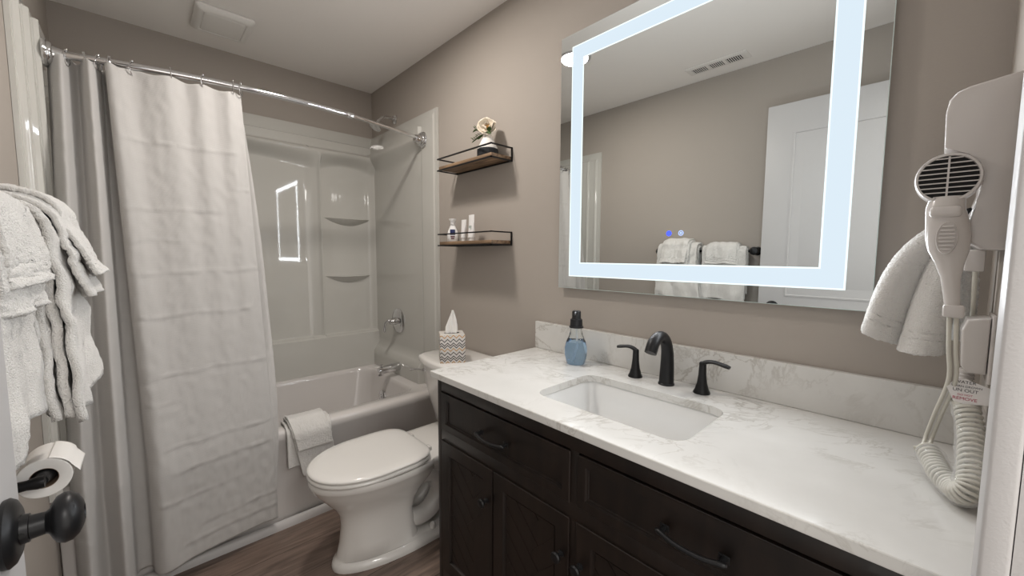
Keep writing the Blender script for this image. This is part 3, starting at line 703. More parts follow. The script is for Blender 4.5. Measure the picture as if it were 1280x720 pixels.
for k, (a, b_) in enumerate(((.022, .029), (.013, .019))): box(bm, -.1035, -.1025, 1.713+.003*k, 1.735-.002*k, LZ+a, LZ+b_)
obj('small_print', bm, M_pk, b1, smooth=False)
b1.rotation_euler.z = math.radians(50)
b2 = thing('clear_bottle', 'small clear plastic bottle at the left end of the toiletries', 'bottle', (-.06, 1.768, LZ))
bm = B(); lathe(bm, [(0, .014), (.003, .017), (.055, .017), (.066, .012), (.070, .009), (.070, 0)], (0, 0, 1), (-.06, 1.768, LZ), 24); obj('bottle_body', bm, M_clr, b2)
bm = B(); lathe(bm, [(.070, .011), (.088, .011), (.089, 0)], (0, 0, 1), (-.06, 1.768, LZ), 20); obj('cap', bm, M_clr, b2)
def ctube(x, y, h, w, lab, name='cosmetic_tube'):
    t = thing(name, lab, 'tube', (x, y, LZ), 0, 'cosmetic tubes on the lower shelf')
    bm = B(); lathe(bm, [(0, w*.8), (.002, w*.85), (.016, w*.85), (.017, w*.6)], (0, 0, 1), (x, y, LZ), 20); obj('cap', bm, M_wp, t)
    bm = B(); L = []
    for k in range(9):
        f = k/8; L.append([(x+math.cos(a*PI/12)*(w*(1-f)+.0012), y+math.sin(a*PI/12)*(w+f*w*.25), LZ+.017+(h-.017)*f) for a in range(24)])
    rings(bm, L); obj('tube_body', bm, M_wp, t); return t
ctube(-.080, 1.640, .108, .0125, 'slim white tube standing between the lotion bottle and the tallest tube')
ctube(-.050, 1.668, .112, .0115, 'white tube standing behind beside the lotion bottle')
t3 = ctube(-.070, 1.585, .130, .018, 'tallest white tube, rightmost of the toiletries')
bm = B(); box(bm, -.0815, -.0765, 1.574, 1.592, LZ+.045, LZ+.075); obj('faint_print', bm, mat('grey_green_print', (.4, .45, .42), .5), t3, smooth=False)

# ------------------------------------------------------------------ mirror
k_ = .983
def my(y): return y*k_
def mz(z): return 1.249+(z-1.249)*k_
MX = -.022; y0, y1, z0, z1 = my(.0967), my(1.0803), mz(1.118), mz(2.1143)
mr = thing('lighted_mirror', 'large rectangular wall mirror with a glowing white light band', 'mirror', (0, (y0+y1)/2, z0))
bm = B(); box(bm, MX, MX+.005, y0, y1, z0, z1, bev=.0016, seg=1)
mo = obj('mirror_glass', bm, [M_mirror, M_medge], mr, smooth=False)
for f in mo.data.polygons:
    if abs(f.normal.x) < .9: f.material_index = 1
boxobj('back_housing', M_steel, mr, MX+.0052, -.001, y0+.03, y1-.03, z0+.03, z1-.03)
oy0, oy1, oz0, oz1 = my(.149), my(1.024), mz(1.167), z1-.05
wb = .0565*k_
def frame_ring(bm, i, w, x):
    a, b, c, d = oy0+i, oy1-i, oz0+i, oz1-i
    rings(bm, [[(x, a, c), (x, b, c), (x, b, d), (x, a, d)], [(x, a+w, c+w), (x, b-w, c+w), (x, b-w, d-w), (x, a+w, d-w)]], False, False)
bm = B(); frame_ring(bm, .004, wb-.008, MX-.0004); lb = obj('light_band', bm, M_led, mr, smooth=False, label='frosted glowing band')
bm = B(); frame_ring(bm, 0, .004, MX-.0005); frame_ring(bm, wb-.004, .004, MX-.0005); obj('band_edge', bm, M_ledr, lb, smooth=False)
for yy, m_, r_ in ((my(.608), M_icon1, .0085), (my(.568), M_icon2, .0085)):
    bm = B(); zz = mz(1.325)
    def disc(r0, r1, h): rings(bm, [[(MX-h, yy+r0*math.cos(a*PI/16), zz+r0*math.sin(a*PI/16)) for a in range(32)], [(MX-h, yy+r1*math.cos(a*PI/16), zz+r1*math.sin(a*PI/16)) for a in range(32)]], False, False)
    disc(r_*.72, r_, .0004); disc(.0002, r_*.42, .0004)
    if m_ is M_icon1: disc(.42*r_, .72*r_, .0003)
    obj('touch_button', bm, m_, mr, smooth=False, label='small glowing blue ring button')

# ------------------------------------------------------------------ vanity
CZ = .8456; VY0, VY1 = YW+.002, 1.180; VXF = -.532
van = thing('vanity_cabinet', 'dark espresso wood vanity cabinet under the quartz countertop', 'vanity cabinet', (-.27, .56, 0))
bm = B(); CT = .022
box(bm, VXF+.012, -.002, VY0, VY1, .09, .66); box(bm, VXF+.012, VXF+.03, VY0, VY1, .66, CZ-CT-.0005); box(bm, VXF+.012, -.002, VY1-.018, VY1, .66, CZ-CT-.0005); box(bm, VXF+.012, -.002, VY0, VY0+.018, .66, CZ-CT-.0005)
box(bm, VXF+.06, -.03, VY0+.02, VY1-.02, 0.0, .09)
obj('carcass', bm, M_cab, van, smooth=False)
ZR_, ZD0, ZD1 = .776, .640, .772
midy = .572
bm = B()
box(bm, VXF, VXF+.02, VY1-.022, VY1, .0, CZ-CT-.0005, bev=.0012); box(bm, VXF, VXF+.02, VY0, VY0+.022, .0, CZ-CT-.0005, bev=.0012)
box(bm, VXF, VXF+.02, VY0+.022, VY1-.022, ZR_, CZ-CT-.0005, bev=.0012)
box(bm, VXF, VXF+.02, VY0+.022, VY1-.022, .597, .643, bev=.0012)
box(bm, VXF, VXF+.02, VY0+.022, VY1-.022, .075, .115, bev=.0012)
box(bm, VXF+.0008, VXF+.02, midy-.014, midy+.014, .110, ZR_+.004, bev=.0012)
obj('face_frame', bm, M_cab, van)
def raised_front(bm, ya, yb, za, zb, fw_, x=VXF-.004):
    # frame and panel front: flat stiles, an inner bead, a set-back field
    def R(i, d): return [(x+d, ya+i, za+i), (x+d, yb-i, za+i), (x+d, yb-i, zb-i), (x+d, ya+i, zb-i)]
    rings(bm, [R(0, .02), R(0, .0015), R(.0015, 0), R(fw_, 0), R(fw_+.003, .006), R(fw_+.005, .006), R(fw_+.0065, .0085)], True, True)
for nm, ya, yb, hy, side in (('left', midy+.011, VY1-.025, .872, 1), ('right', VY0+.025, midy-.011, .284, 0)):
    bm = B(); raised_front(bm, ya, yb, ZD0, ZD1, .024); d = obj('drawer', bm, M_cab, van, smooth=False)
    bm = B(); X = VXF-.004; zz = .704; L = .056
    for s in (-1, 1):
        box(bm, X-.003, X+.0005, hy+s*L-.010, hy+s*L+.010, zz-.008, zz+.008, bev=.0015)
        lathe(bm, [(0, .0065), (.012, .0055), (.018, .0065)], (-1, 0, 0), (X, hy+s*L, zz), 14)
    tube(bm, catmull([(X-.017, hy-L-.010, zz), (X-.021, hy-L, zz), (X-.027, hy-L*.4, zz-.004), (X-.027, hy+L*.4, zz-.004), (X-.021, hy+L, zz), (X-.017, hy+L+.010, zz)], 6), [.0035, .0055, .0052, .005, .0052, .0055, .0035], 12)
    obj('pull_handle', bm, M_black, d, label='black curved bar pull')
def clip(poly, ya, yb, za, zb):
    def half(P, ax_, val, sgn):
        out = []
        for i in range(len(P)):
            a, b = P[i], P[(i+1) % len(P)]; da, db = sgn*(a[ax_]-val), sgn*(b[ax_]-val)
            if da >= 0: out.append(a)
            if (da >= 0) != (db >= 0):
                t = da/(da-db); out.append((a[0]+(b[0]-a[0])*t, a[1]+(b[1]-a[1])*t))
        return out
    for a in ((0, ya, 1), (0, yb, -1), (1, za, 1), (1, zb, -1)):
        poly = half(poly, *a)
        if len(poly) < 3: return None
    return poly
def herring(bm, ya, yb, za, zb, x, w=.052, n=3):
    g = .0009; c = math.sqrt(.5)
    for i in range(-14, 15):
        for j in range(-14, 15):
            for kind in (0, 1):
                # classic herringbone in lattice units, rotated 45 degrees
                ox = (i*n*w*2 - 0)*0
                bx, by = (j + 2*n*i)*w, j*w
                if kind == 0: q = [(bx+g, by+g), (bx+n*w-g, by+g), (bx+n*w-g, by+w-g), (bx+g, by+w-g)]
                else: q = [(bx+n*w+g, by-(n-1)*w+g), (bx+(n+1)*w-g, by-(n-1)*w+g), (bx+(n+1)*w-g, by+w-g), (bx+n*w+g, by+w-g)]
                r = [((p[0]-p[1])*c+(ya+yb)/2, (p[0]+p[1])*c+.35) for p in q]
                r = clip(r, ya, yb, za, zb)
                if r and len(r) > 2:
                    A = [bm.verts.new((x, p[0], p[1])) for p in r]; Bv = [bm.verts.new((x+.002, p[0], p[1])) for p in r]
                    bm.faces.new(A)
                    for k in range(len(r)): bm.faces.new((A[k], Bv[k], Bv[(k+1) % len(r)], A[(k+1) % len(r)]))
bays = [(.878, VY1-.025, .903), (midy+.011, .873, .606), (.283, midy-.011, .546), (VY0+.025, .278, .09)]
for ya, yb, ky in bays:
    bm = B(); raised_front(bm, ya, yb, .118, .600, .044); d = obj('door', bm, M_cab, van, smooth=False)
    bm = B(); herring(bm, ya+.052, yb-.052, .118+.052, .600-.052, VXF-.004+.0068); obj('herringbone_panel', bm, M_cab, d, smooth=False)
    bm = B(); lathe(bm, [(0, .009), (.003, .009), (.005, .005), (.013, .005), (.017, .012), (.023, .0145), (.027, .012), (.029, 0)], (-1, 0, 0), (VXF-.004, ky, .494), 24); obj('knob', bm, M_black, d, label='small round black knob')

# countertop with the sink cut-out
ct = thing('countertop', 'white grey-veined quartz countertop on the vanity', 'countertop', (-.28, .56, CZ))
bm = B(); box(bm, -.5566, -.001, YW+.001, 1.1908, CZ-CT, CZ, bev=.0025); slab = obj('quartz_slab', bm, M_quartz, ct, smooth=False)
SX0, SX1, SY0, SY1 = -.450, -.170, .348, .790
def sloop(i, z, r=.045): return [(x, y, z) for x, y in rrect((SX0+SX1)/2, (SY0+SY1)/2, (SX1-SX0)/2-i, (SY1-SY0)/2-i, r, 8)]
cb = B(); rings(cb, [sloop(0, CZ-.06), sloop(0, CZ+.02)]); cb.transform(chain(slab).inverted()); cut(slab, cb)
bs = thing('backsplash', 'low quartz backsplash strip along the mirror wall', 'backsplash', (-.01, .56, CZ))
bm = B(); box(bm, -.021, -.001, YW+.001, 1.1908, CZ+.0002, .9628, bev=.002); obj('backsplash_strip', bm, M_quartz, bs, smooth=False)
sk = thing('undermount_sink', 'white rectangular undermount basin set into the countertop', 'sink', ((SX0+SX1)/2, .57, CZ-.15))
bm = B()
rings(bm, [sloop(-.018, CZ-CT-.012), sloop(-.018, CZ-CT-.0005), sloop(-.004, CZ-CT-.0005), sloop(-.002, CZ-CT-.004), sloop(.004, CZ-.07, .05), sloop(.016, CZ-.115, .05), sloop(.03, CZ-.135, .05), sloop(.06, CZ-.146, .05), sloop(.12, CZ-.15, .02)], False, True)
obj('basin', bm, M_sinkp, sk, angle=60)
bm = B(); lathe(bm, [(0, .024), (.003, .023), (.005, .016), (.005, 0)], (0, 0, 1), ((SX0+SX1)/2+.03, .57, CZ-.15), 24); obj('drain', bm, M_black, sk)

# faucet: spout and two handles
FX = -.082
ft = thing('bathroom_faucet', 'matte black widespread faucet with arched spout and two levers behind the sink', 'faucet', (FX, .56, CZ))
bm = B(); lathe(bm, [(0, .0245), (.004, .0245), (.006, .0225)], (0, 0, 1), (FX, .56, CZ), 28)
tube(bm, catmull([(FX, .56, CZ+.004), (FX+.002, .56, CZ+.06), (FX-.002, .56, CZ+.112), (FX-.022, .56, CZ+.147), (FX-.055, .56, CZ+.160), (FX-.090, .56, CZ+.147), (FX-.110, .56, CZ+.118)], 6), [.0228, .0205, .018, .0170, .0168, .0178, .0178], 24, 1.0)
obj('spout', bm, M_black, ft)
def fhandle(y, s, L_):
    bm = B(); lathe(bm, [(0, .0235), (.003, .0235), (.012, .019), (.030, .0140), (.055, .0110), (.080, .0100), (.090, .0100), (.094, .007)], (0, 0, 1), (FX, y, CZ), 28); h_ = obj('handle', bm, M_black, ft)
    bm = B(); tube(bm, catmull([(FX, y-s*.004, CZ+.080), (FX, y+s*.006, CZ+.093), (FX-.003, y+s*L_*.4, CZ+.099), (FX-.008, y+s*L_*.8, CZ+.096), (FX-.010, y+s*L_, CZ+.093)], 5), [.0085, .0105, .009, .0082, .0090, .0075], 14, .62); obj('lever', bm, M_black, h_)
fhandle(.668, 1, .064); fhandle(.451, -1, .076)

# soap dispenser
sx, sy = -.100, .905
so = thing('soap_dispenser', 'clear foaming soap bottle half full of blue liquid beside the sink', 'soap dispenser', (sx, sy, CZ))
cols = [(.000, .030), (.003, .034), (.010, .036), (.035, .0415), (.060, .0415), (.085, .036), (.108, .0255), (.128, .021), (.142, .0205)]
bm = B(); lathe(bm, cols, (0, 0, 1), (sx, sy, CZ), 36, True, True); obj('bottle', bm, M_glass, so)
bm = B(); lathe(bm, [(.0025, .028), (.006, .032), (.012, .035), (.035, .0402), (.060, .0402), (.085, .0347), (.0855, .0)], (0, 0, 1), (sx, sy, CZ), 36); obj('liquid', bm, M_blue, so, label='translucent blue liquid')
bm = B(); tube(bm, [(sx, sy, CZ+.14), (sx+.003, sy-.002, CZ+.07), (sx-.002, sy+.008, CZ+.012)], .0028, 8); obj('dip_tube', bm, mat('white_tube', (.75, .78, .8), .4), so)
bm = B(); lathe(bm, [(.137, .0265), (.142, .0268), (.143, .0235), (.168, .0225), (.170, .018), (.176, .0165), (.196, .0165), (.200, .014), (.200, 0)], (0, 0, 1), (sx, sy, CZ), 32)
pt = obj('pump_head', bm, M_blackp, so)
bm = B(); d = V(-.9, -.45, 0).normalized(); c0 = V(sx, sy, CZ+.192); tube(bm, [c0+d*.008, c0+d*.024+V(0, 0, -.001), c0+d*.030+V(0, 0, -.004)], [.0075, .0065, .005], 12); obj('nozzle', bm, M_blackp, pt)

# ------------------------------------------------------------------ hair dryer on the doorway wall
hd = thing('hair_dryer', 'cream handheld hair dryer with black grille docked in its wall holder', 'hair dryer', (-.25, -.01, 1.15))
HX, HY, HZ = -.262, -.006, 1.386
def ell(cy, cz, ry, rz, x, n=40):
    ry *= .94; return [(x, cy+ry*math.cos(2*PI*k/n), cz+rz*math.sin(2*PI*k/n)) for k in range(n)]
bm = B()
rings(bm, [ell(HY, HZ, .0375, .0365, HX+.004), ell(HY, HZ, .0385, .0375, HX-.001), ell(HY, HZ, .0415, .041, HX-.001), ell(HY, HZ, .0435, .043, HX+.006), ell(HY, HZ, .0435, .043, HX+.04), ell(HY, HZ, .037, .037, HX+.09), ell(HY, HZ, .030, .030, HX+.13), ell(HY, HZ, .030, .030, HX+.16)])
body = obj('barrel', bm, M_plast, hd)
bm = B(); rings(bm, [ell(HY, HZ, .0378, .0368, HX+.0035), ell(HY, HZ, .0378, .0368, HX+.006)]); gr = obj('grille_backing', bm, M_dark, body, label='black opening behind the grille')
bm = B()
for k in range(-4, 5):
    zz = k*.0082; hw = .0365*math.sqrt(max(0, 1-(zz/.0365)**2)); 
    if hw > .008: box(bm, HX-.001, HX+.003, HY-hw, HY+hw, HZ+zz-.0009, HZ+zz+.0009)
box(bm, HX-.002, HX+.003, HY-.0013, HY+.0013, HZ-.036, HZ+.036)
obj('grille_slats', bm, M_plast, gr, smooth=False)
def oval(cx, cy, cz, rx, ry, n=28): return [(cx+rx*math.cos(2*PI*k/n), cy+ry*math.sin(2*PI*k/n), cz) for k in range(n)]
bm = B()
rings(bm, [oval(-.250, -.008, 1.355, .014, .022), oval(-.254, -.006, 1.335, .018, .024), oval(-.256, -.009, 1.315, .019, .026), oval(-.256, -.012, 1.285, .019, .0275), oval(-.254, -.014, 1.262, .017, .025), oval(-.252, -.017, 1.240, .014, .018), oval(-.250, -.020, 1.215, .012, .0125), oval(-.250, -.023, 1.185, .011, .0105), oval(-.250, -.0255, 1.165, .0105, .010)])
hn = obj('grip', bm, M_plast, hd)
bm = B(); box(bm, -.280, -.266, -.026, .012, 1.318, 1.337, bev=.006, seg=3); obj('switch', bm, M_plast, hn)
bm = B(); cen = (-.011, 1.283)
def po(s_, x): return [(x, cen[0]-.002*0+.0125*s_*math.cos(2*PI*k/28), cen[1]+.027*s_*math.sin(2*PI*k/28)) for k in range(28)]
rings(bm, [po(1.05, -.2725), po(1.0, -.2775), po(.9, -.2765)]);
for k in range(-3, 4): box(bm, -.2800, -.2755, cen[0]-.0095*math.sqrt(1-(k/4.2)**2), cen[0]+.0095*math.sqrt(1-(k/4.2)**2), cen[1]+k*.0064-.0016, cen[1]+k*.0064+.0016, bev=.0007)
obj('ribbed_pad', bm, M_plast, hn)
bm = B(); box(bm, -.263, -.237, -.040, -.014, 1.146, 1.168, bev=.004, seg=3); obj('cord_collar', bm, M_plast, hn)
# holder
hb = thing('dryer_holder', 'tall cream wall holder behind the hair dryer by the doorway', 'wall holder', (-.17, YW, 1.27))
pts = [(YW+.001, 1.262), (-.052, 1.264), (-.036, 1.276), (-.033, 1.30), (-.037, 1.33)]
pts += [(HY+.0465*math.cos(a), HZ+.0465*math.sin(a)) for a in [math.radians(q) for q in (235, 250, 270, 290)][:0]]
pts += [(-.045, 1.345), (-.0505, 1.368), (-.051, 1.392), (-.045, 1.412), (-.03, 1.428), (-.010, 1.434), (-.002, 1.436), (.001, 1.44), (.003, 1.50), (.0, 1.520), (-.008, 1.531), (-.022, 1.537), (YW+.001, 1.546)]
bm = B(); extrude_poly(bm, pts, 'x', -.250, -.075, bev=.004); obj('shell', bm, M_plast, hb, angle=50)
bm = B(); box(bm, -.205, -.185, -.060, -.036, 1.225, 1.264, bev=.003); obj('cord_sleeve', bm, M_plast, hb)

# plug (leakage protector) in a wall outlet, with its tag
pg = thing('power_plug', 'cream protector plug in the wall outlet below the hair dryer', 'plug', (-.18, YW, 1.09))
bm = B(); extrude_poly(bm, [(YW+.007, 1.045), (-.050, 1.044), (-.043, 1.056), (-.040, 1.12), (-.046, 1.140), (YW+.007, 1.145)], 'x', -.215, -.150, bev=.004); obj('plug_body', bm, M_plast, pg, angle=50)
bm = B(); box(bm, -.222, -.143, YW+.0005, YW+.006, 1.03, 1.15, bev=.002); obj('outlet_plate', bm, M_plast, pg)
bm = B(); tube(bm, catmull([(-.182, -.052, 1.046), (-.182, -.052, 1.032), (-.185, -.050, 1.016)], 6), [.010, .0095, .007], 14)
for k in range(5): lathe(bm, [(0, .0105), (.002, .0105)], (0, 0, -1), (-.183, -.052, 1.042-.006*k), 14)
obj('strain_relief', bm, M_plast, pg)
# cords
cdth = thing('coiled_cord', 'coiled cream dryer cord in clear film lying on the countertop', 'cord', (-.28, -.03, CZ))
bm = B()
for o_ in (-.0042, .0042):
    tube(bm, catmull([(-.25, -.027+o_, 1.148), (-.245, -.030+o_, 1.09), (-.225, -.034+o_, 1.03), (-.19, -.022+o_, .955), (-.172, -.014+o_, .905), (-.19, -.010+o_, .885)], 8), .0031, 10)
obj('twin_lead', bm, M_cord, cdth)
cp = catmull([(-.195, -.010, .884), (-.235, -.022, .874), (-.275, -.030, .870), (-.312, -.044, .868), (-.335, -.052, .871), (-.338, -.060, .884), (-.315, -.062, .902), (-.270, -.0625, .925), (-.235, -.061, .950), (-.210, -.056, .978), (-.200, -.052, .992)], 40)
hel = []; n = len(cp); u, v = frame_of(cp[1]-cp[0]); turns = 40
for i in range(n):
    t = (cp[min(i+1, n-1)]-cp[max(i-1, 0)]).normalized(); u = (u-t*u.dot(t)).normalized(); v = t.cross(u)
    hel.append((cp[i], u.copy(), v.copy()))
L = []; m = 40*14
for k in range(m+1):
    f = k/m*(n-1); i = min(int(f), n-2); c = hel[i][0].lerp(hel[i+1][0], f-i); a = 2*PI*turns*k/m
    L.append(c + (hel[i][1]*math.cos(a)+hel[i][2]*math.sin(a))*.0150)
L = [V(p.x, max(p.y, YW+.004), max(p.z, CZ+.004)) for p in L]
bm = B(); tube(bm, L, .0029, 8); obj('coil', bm, M_cord, cdth)
bm = B(); 
def wrapf(u_w, v_w):
    f = v_w*(n-1); i = min(int(f), n-2); c = hel[i][0].lerp(hel[i+1][0], f-i); a = 2*PI*u_w
    r = .0205*(1+.14*noise.noise((c.x*60+math.cos(a)*1.2, c.z*60, math.sin(a)*1.2)))*(1 if .03 < v_w < .97 else .6)
    q = c + (hel[i][1]*math.cos(a)+hel[i][2]*math.sin(a))*r; return (q.x, max(q.y, YW+.002), max(q.z, CZ+.0008))
gridmesh(bm, wrapf, 22, 120); obj('film_sleeve', bm, M_wrap, cdth, angle=0, label='crinkled clear plastic film')
bm = B(); tube(bm, catmull([(-.200, -.052, .992), (-.196, -.052, 1.005), (-.188, -.050, 1.018)], 6), .003, 8); obj('upper_lead', bm, M_cord, cdth)
sc_ = thing('straight_cord', 'straight cream cord hanging from the dryer holder in the corner', 'cord', (-.1, -.055, CZ))
bm = B()
for o_ in (0, .008): tube(bm, [(-.195+o_, -.050, 1.228), (-.13+o_, -.055, 1.15), (-.095+o_, -.056, 1.05), (-.085+o_, -.056, CZ+.004)], .003, 8)
obj('lead', bm, M_cord, sc_)
# warning tag
tg = thing('warning_tag', 'white paper warning tag with black and red print on the dryer cord', 'tag', (-.2, -.05, 1.0))
bm = B(); TX = -.223
pts = [(-.028, 1.017), (-.037, 1.031), (-.050, 1.035), (-.079, 1.024), (-.079, .994), (-.050, .990), (-.038, .992)]
extrude_poly(bm, pts, 'x', TX, TX+.0006); obj('card', bm, mat('tag_paper', (.80, .78, .77), .6), tg, smooth=False)
M_ink = mat('black_ink', (.02, .02, .025), .6); M_red = mat('red_ink', (.42, .03, .08), .6)
def text(s, size, y, z, m_, parent, name):
    cu = bpy.data.curves.new(name, 'FONT'); cu.body = s; cu.size = size; cu.align_x = 'CENTER'; cu.extrude = .00012
    t = bpy.data.objects.new('tmp', cu); C.objects.link(t); dg = bpy.context.evaluated_depsgraph_get(); dg.update()
    me = bpy.data.meshes.new_from_object(t.evaluated_get(dg)); bpy.data.objects.remove(t)
    # text plane: reads along -y, up z, facing -x
    me.transform(Matrix(((0, 0, -1, TX-.0002), (-1, 0, 0, y), (0, 1, 0, z), (0, 0, 0, 1))))
    me.transform(chain(parent).inverted()); me.materials.clear(); me.materials.append(m_)
    o = bpy.data.objects.new(name, me); C.objects.link(o); o.parent = parent; return o
text('WATER', .0075, -.050, 1.0265, M_ink, tg, 'printed_line'); text('WARN DROWN', .0050, -.052, 1.0195, M_ink, tg, 'printed_line')
text('UN OUT', .0078, -.051, 1.0115, M_ink, tg, 'printed_line'); text('DO NOT', .0045, -.051, 1.0045, M_red, tg, 'printed_line'); text('REMOVE', .0078, -.051, .9965, M_red, tg, 'printed_line')

# towel hanging from a hook behind the dryer
hk = thing('towel_hook', 'small black towel hook behind the hair dryer', 'hook', (-.10, YW, 1.34))
bm = B(); lathe(bm, [(0, .018), (.004, .018), (.006, .008), (.02, .006)], (0, 1, 0), (-.10, YW+.0005, 1.335), 20); tube(bm, catmull([(-.10, YW+.018, 1.335), (-.10, YW+.035, 1.328), (-.10, YW+.043, 1.345)], 5), .005, 10); obj('hook', bm, M_black, hk)
ht = thing('hanging_towel', 'white washcloth hanging spread below the hook beside the mirror', 'towel', (-.11, .0, 1.08))
def hang(u, v):
    # from the gathered point spreading towards +y
    top = V(-.105, -.028, 1.335)
    a = (u-.5)*2
    wl, wr = (.132, .013)
    bl = V(-.110, .098, 1.094); br = V(-.145, -.020, 1.062)
    b = bl.lerp(br, u); z_dip = -.020*math.sin(PI*u)
    s = v**.85
    p = top.lerp(b, v)
    bulge = math.sin(PI*min(1, v*1.0))
    p.y += .020*bulge*(1-u) - .006*bulge*u
    p.z += z_dip*v + .035*math.sin(PI*v)*(1-u)
    p.x += -.022*math.sin(u*PI*3.4)*v**.7 - .008*bulge; p.y += .010*math.sin(u*PI*4)*v
    p.z -= .0
    for b_ in (.86, .90): p.x += .0022*math.exp(-((v-b_)/.010)**2)
    return p
obj('outer_fold', terry(hang, 120, 140, .0011, 300, 5), M_terry, ht, solid=.012, angle=0)
def hang2(u, v):
    top = V(-.098, -.036, 1.340); b = V(-.085, -.010, 1.11).lerp(V(-.100, -.058, 1.10), u); p = top.lerp(b, v)
    p.y += .012*math.sin(PI*v)*(1-2*u); p.x += .010*math.sin(u*PI*2.4)*v; p.y = max(p.y, YW+.008); p.z -= .02*math.sin(PI*u)*v; return p
obj('rear_fold', terry(hang2, 80, 110, .0011, 300, 9), M_terry, ht, solid=.010, angle=0)

# ------------------------------------------------------------------ left wall: towel bar and towels, paper holder
BX, BZ = -1.452, 1.285
br_ = thing('towel_bar', 'black towel bar on the left wall with round posts', 'towel bar', (-WL, 1.08, BZ))
bm = B(); tube(bm, [(BX, .745, BZ), (BX, 1.345, BZ)], .0085, 16); obj('bar', bm, M_black, br_)
for y in (.748, 1.340):
    bm = B(); lathe(bm, [(0, .026), (.006, .026), (.010, .018), (.05, .015), (.062, .022), (.075, .025), (.090, .022), (.094, .012), (.094, 0)], (1, 0, 0), (-WL+.0005, y, BZ), 28); obj('post', bm, M_black, br_)
def over(off, zf, zb, flare=0, fl2=0):
    r = .010+off
    return [(BX-r*.95, zb), (BX-r, (zb+BZ)/2), (BX-r, BZ-.02), (BX-r*.75, BZ+r*.7), (BX, BZ+r), (BX+r*.75, BZ+r*.7), (BX+r+flare*.3, BZ-.03), (BX+r+flare*.7, zf+(BZ-.03-zf)*.5), (BX+r+flare+fl2, zf)]
def towelset(ya, yb, label_b, label_h, seed, near):
    t = thing('bath_towel', label_b, 'towel', (BX, (ya+yb)/2, BZ), 0, 'towels layered on the left wall bar')
    wv = lambda u, s: .005*math.sin(u*9+seed)*s + .004*math.sin(u*17+seed*2)*s
    spec = ((.004, 1.00, 1.02, .006, .012), (.016, .975, 1.10, .002, .016), (.028, .985, 1.16, -.002, .020), (.040, .965, 1.20, .004, .026))
    if near: spec = ((.001, 1.04, 1.02, .004, 0), (.009, 1.00, 1.10, .0, .0), (.017, .975, 1.16, -.002, .0))
    for k, (off, zf, zb, dy, fl) in enumerate(spec):
        bm = drape(over(off, zf, zb, fl), ya-dy*1.0, yb+dy, 'y', 80, bands=() if k < 2 else (.355, .37, .385), lump=.006 if near else .011, fr=210, puff=.004, amp=.0028, wave=wv, seed=seed+k)
        for v in bm.verts:
            if not near and v.co.x > BX: v.co.y -= .035*sstep(BZ-.03, BZ-.30, v.co.z)*((yb-v.co.y)/(yb-ya))
            if v.co.x > BX: v.co.z += (.030*(v.co.y-(ya+yb)/2)/(yb-ya)+.012*math.sin(v.co.y*31+k*2.1)*k/3)*sstep(BZ-.02, BZ-.25, v.co.z)
        obj('towel_layer', bm, M_terry, t, solid=.008 if near else .0125, angle=0)
    h = thing('hand_towel', label_h, 'towel', (BX, (ya+yb)/2, BZ+.05), 0, 'towels layered on the left wall bar')
    c = (ya+yb)/2; w2 = (yb-ya)*.36; o1, o2 = (.027, .036) if near else (.055, .067)
    wv2 = lambda u, s: .007*math.sin(u*PI*3+seed)*max(0, s-.45)*2
    bm = drape(over(o1, 1.165, 1.20, .004 if near else .020, .004), c-w2*1.0+.004, c+w2+.008, 'y', 66, bands=(.30, .315, .345), puff=.006, amp=.0026, lump=.010, fr=210, wave=wv2, seed=seed+20)
    obj('towel_layer', bm, M_terry, h, solid=.009, angle=0)
    bm = drape(over(o2, 1.205, 1.23, .004 if near else .022, .006), c-w2*.85, c+w2*.95+.008, 'y', 56, bands=(.27, .285), puff=.006, amp=.0026, lump=.010, fr=210, wave=wv2, seed=seed+30)
    obj('folded_flap', bm, M_terry, h, solid=.008, angle=0)
towelset(1.065, 1.320, 'white bath towel on the far half of the wall bar', 'white hand towel over the far bath towel, nearer the tub', 1, False)
towelset(.780, 1.035, 'white bath towel on the near half of the wall bar beside the door', 'white hand towel over the near bath towel beside the door', 5, True)
# toilet paper
PX, PZ = -1.452, .778
ph = thing('toilet_paper_holder', 'black two-post paper holder on the left wall below the towels', 'paper holder', (-WL, 1.31, PZ))
for y in (1.236, 1.392):
    bm = B(); lathe(bm, [(0, .024), (.005, .024), (.010, .017), (.035, .011), (.060, .010), (.074, .013), (.084, .012), (.086, 0)], (1, 0, 0), (-WL+.0005, y, PZ), 24); obj('post', bm, M_black, ph)
bm = B(); lathe(bm, [(0, .009), (.02, .013), (.03, .017), (.125, .017), (.135, .013), (.15, .009)], (0, 1, 0), (PX, 1.24, PZ), 24); obj('roller', bm, M_black, ph)
tp = thing('toilet_paper_roll', 'white toilet paper roll on the black holder', 'toilet paper', (PX, 1.31, PZ))
bm = B(); zc = PZ-.004; ya, yb = 1.262, 1.366
def circ(r, y): return [(PX+r*math.cos(2*PI*k/48), y, zc+r*math.sin(2*PI*k/48)) for k in range(48)]
rings(bm, [circ(.0215, yb), circ(.0215, ya), circ(.022, ya-.0003), circ(.0400, ya), circ(.0415, ya+.0015), circ(.0415, yb-.0015), circ(.0400, yb), circ(.0215, yb)], False, False); obj('paper', bm, M_paper, tp)
bm = B(); rings(bm, [circ(.0205, ya+.001), circ(.0205, yb-.001), circ(.0214, yb-.001), circ(.0214, ya+.001), circ(.0205, ya+.001)], False, False); obj('cardboard_core', bm, M_card, tp)
bm = B()
def tail(u, v):
    a = math.radians(80-75*v) if v < .7 else math.radians(80-52.5); rr = .0427+.003*v
    p = V(PX+rr*math.cos(a), ya+(yb-ya)*u, zc+rr*math.sin(a))
    if v >= .7: p += V(.012*(v-.7)/.3, 0, -.020*(v-.7)/.3-.006*abs(u-.3)) 
    return p
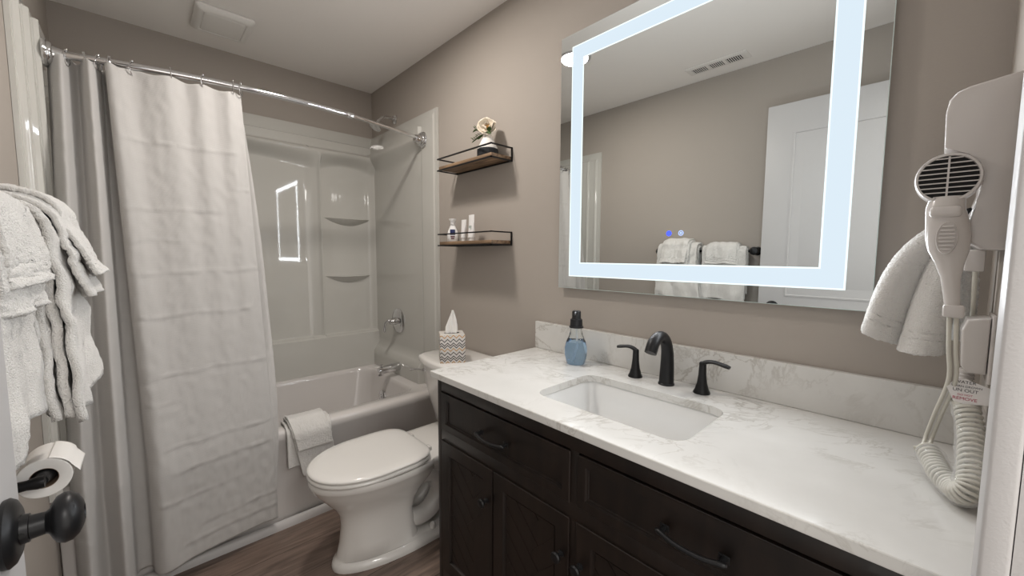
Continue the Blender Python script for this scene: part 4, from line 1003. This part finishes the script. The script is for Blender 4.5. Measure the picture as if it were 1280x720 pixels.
gridmesh(bm, tail, 14, 22); obj('loose_sheet', bm, M_paper, tp, solid=.0008, angle=0)

# ------------------------------------------------------------------ ceiling fittings
fn = thing('exhaust_fan', 'white square exhaust fan cover on the ceiling above the tub', 'exhaust fan', (-.916, 2.51, H))
bm = B()
def fr(i, z): return [(x, y, z) for x, y in rrect(-.916, 2.51, .118-i, .132-i, .014, 5)]
rings(bm, [fr(.006, H-.0005), fr(0, H-.006), fr(0, H-.014), fr(.010, H-.024), fr(.024, H-.030), fr(.030, H-.029), fr(.034, H-.025), fr(.038, H-.029), fr(.05, H-.031)])
obj('cover', bm, M_vent, fn, angle=30)
vt = thing('ceiling_vent', 'white three-section air register on the ceiling near the door', 'air vent', (-1.355, .97, H))
vx0, vx1, vy0, vy1 = -1.41, -1.300, .80, 1.145
bm = B(); rings(bm, [[(x, y, z) for x, y in rrect((vx0+vx1)/2, (vy0+vy1)/2, (vx1-vx0)/2-i, (vy1-vy0)/2-i, .004, 3)] for i, z in ((0, H-.0005), (0, H-.003), (.012, H-.008), (.020, H-.008))]); obj('face_plate', bm, M_vent, vt, angle=30)
for a, b in ((.835, .915), (.935, 1.010), (1.030, 1.11)):
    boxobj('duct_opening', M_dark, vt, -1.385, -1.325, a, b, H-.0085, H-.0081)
    bm = B(); nn = 7
    for k in range(nn):
        y = a+(b-a)*(k+.5)/nn; vv = [(-1.386, y-.001, H-.0084), (-1.324, y-.001, H-.0084), (-1.324, y+.0015, H-.0105), (-1.386, y+.0015, H-.0105)]
        v4 = [bm.verts.new(p) for p in vv]; bm.faces.new(v4); v5 = [bm.verts.new((p[0], p[1]+.0012, p[2])) for p in vv]; bm.faces.new(v5)
        for q in range(4): bm.faces.new((v4[q], v4[(q+1) % 4], v5[(q+1) % 4], v5[q]))
    obj('louvres', bm, M_vent, vt, smooth=False)
dl = thing('recessed_downlight', 'round recessed ceiling downlight, switched on', 'ceiling light', (-.690, 1.524, H))
bm = B(); lathe(bm, [(0.0005, .095), (.004, .094), (.007, .082), (.004, .078)], (0, 0, -1), (-.690, 1.524, H), 40, True, False); obj('trim_ring', bm, M_trim, dl)
bm = B(); lathe(bm, [(.002, .0775), (.005, .0765), (.0055, 0)], (0, 0, -1), (-.690, 1.524, H), 40); obj('diffuser', bm, M_lamp, dl, label='glowing round diffuser')
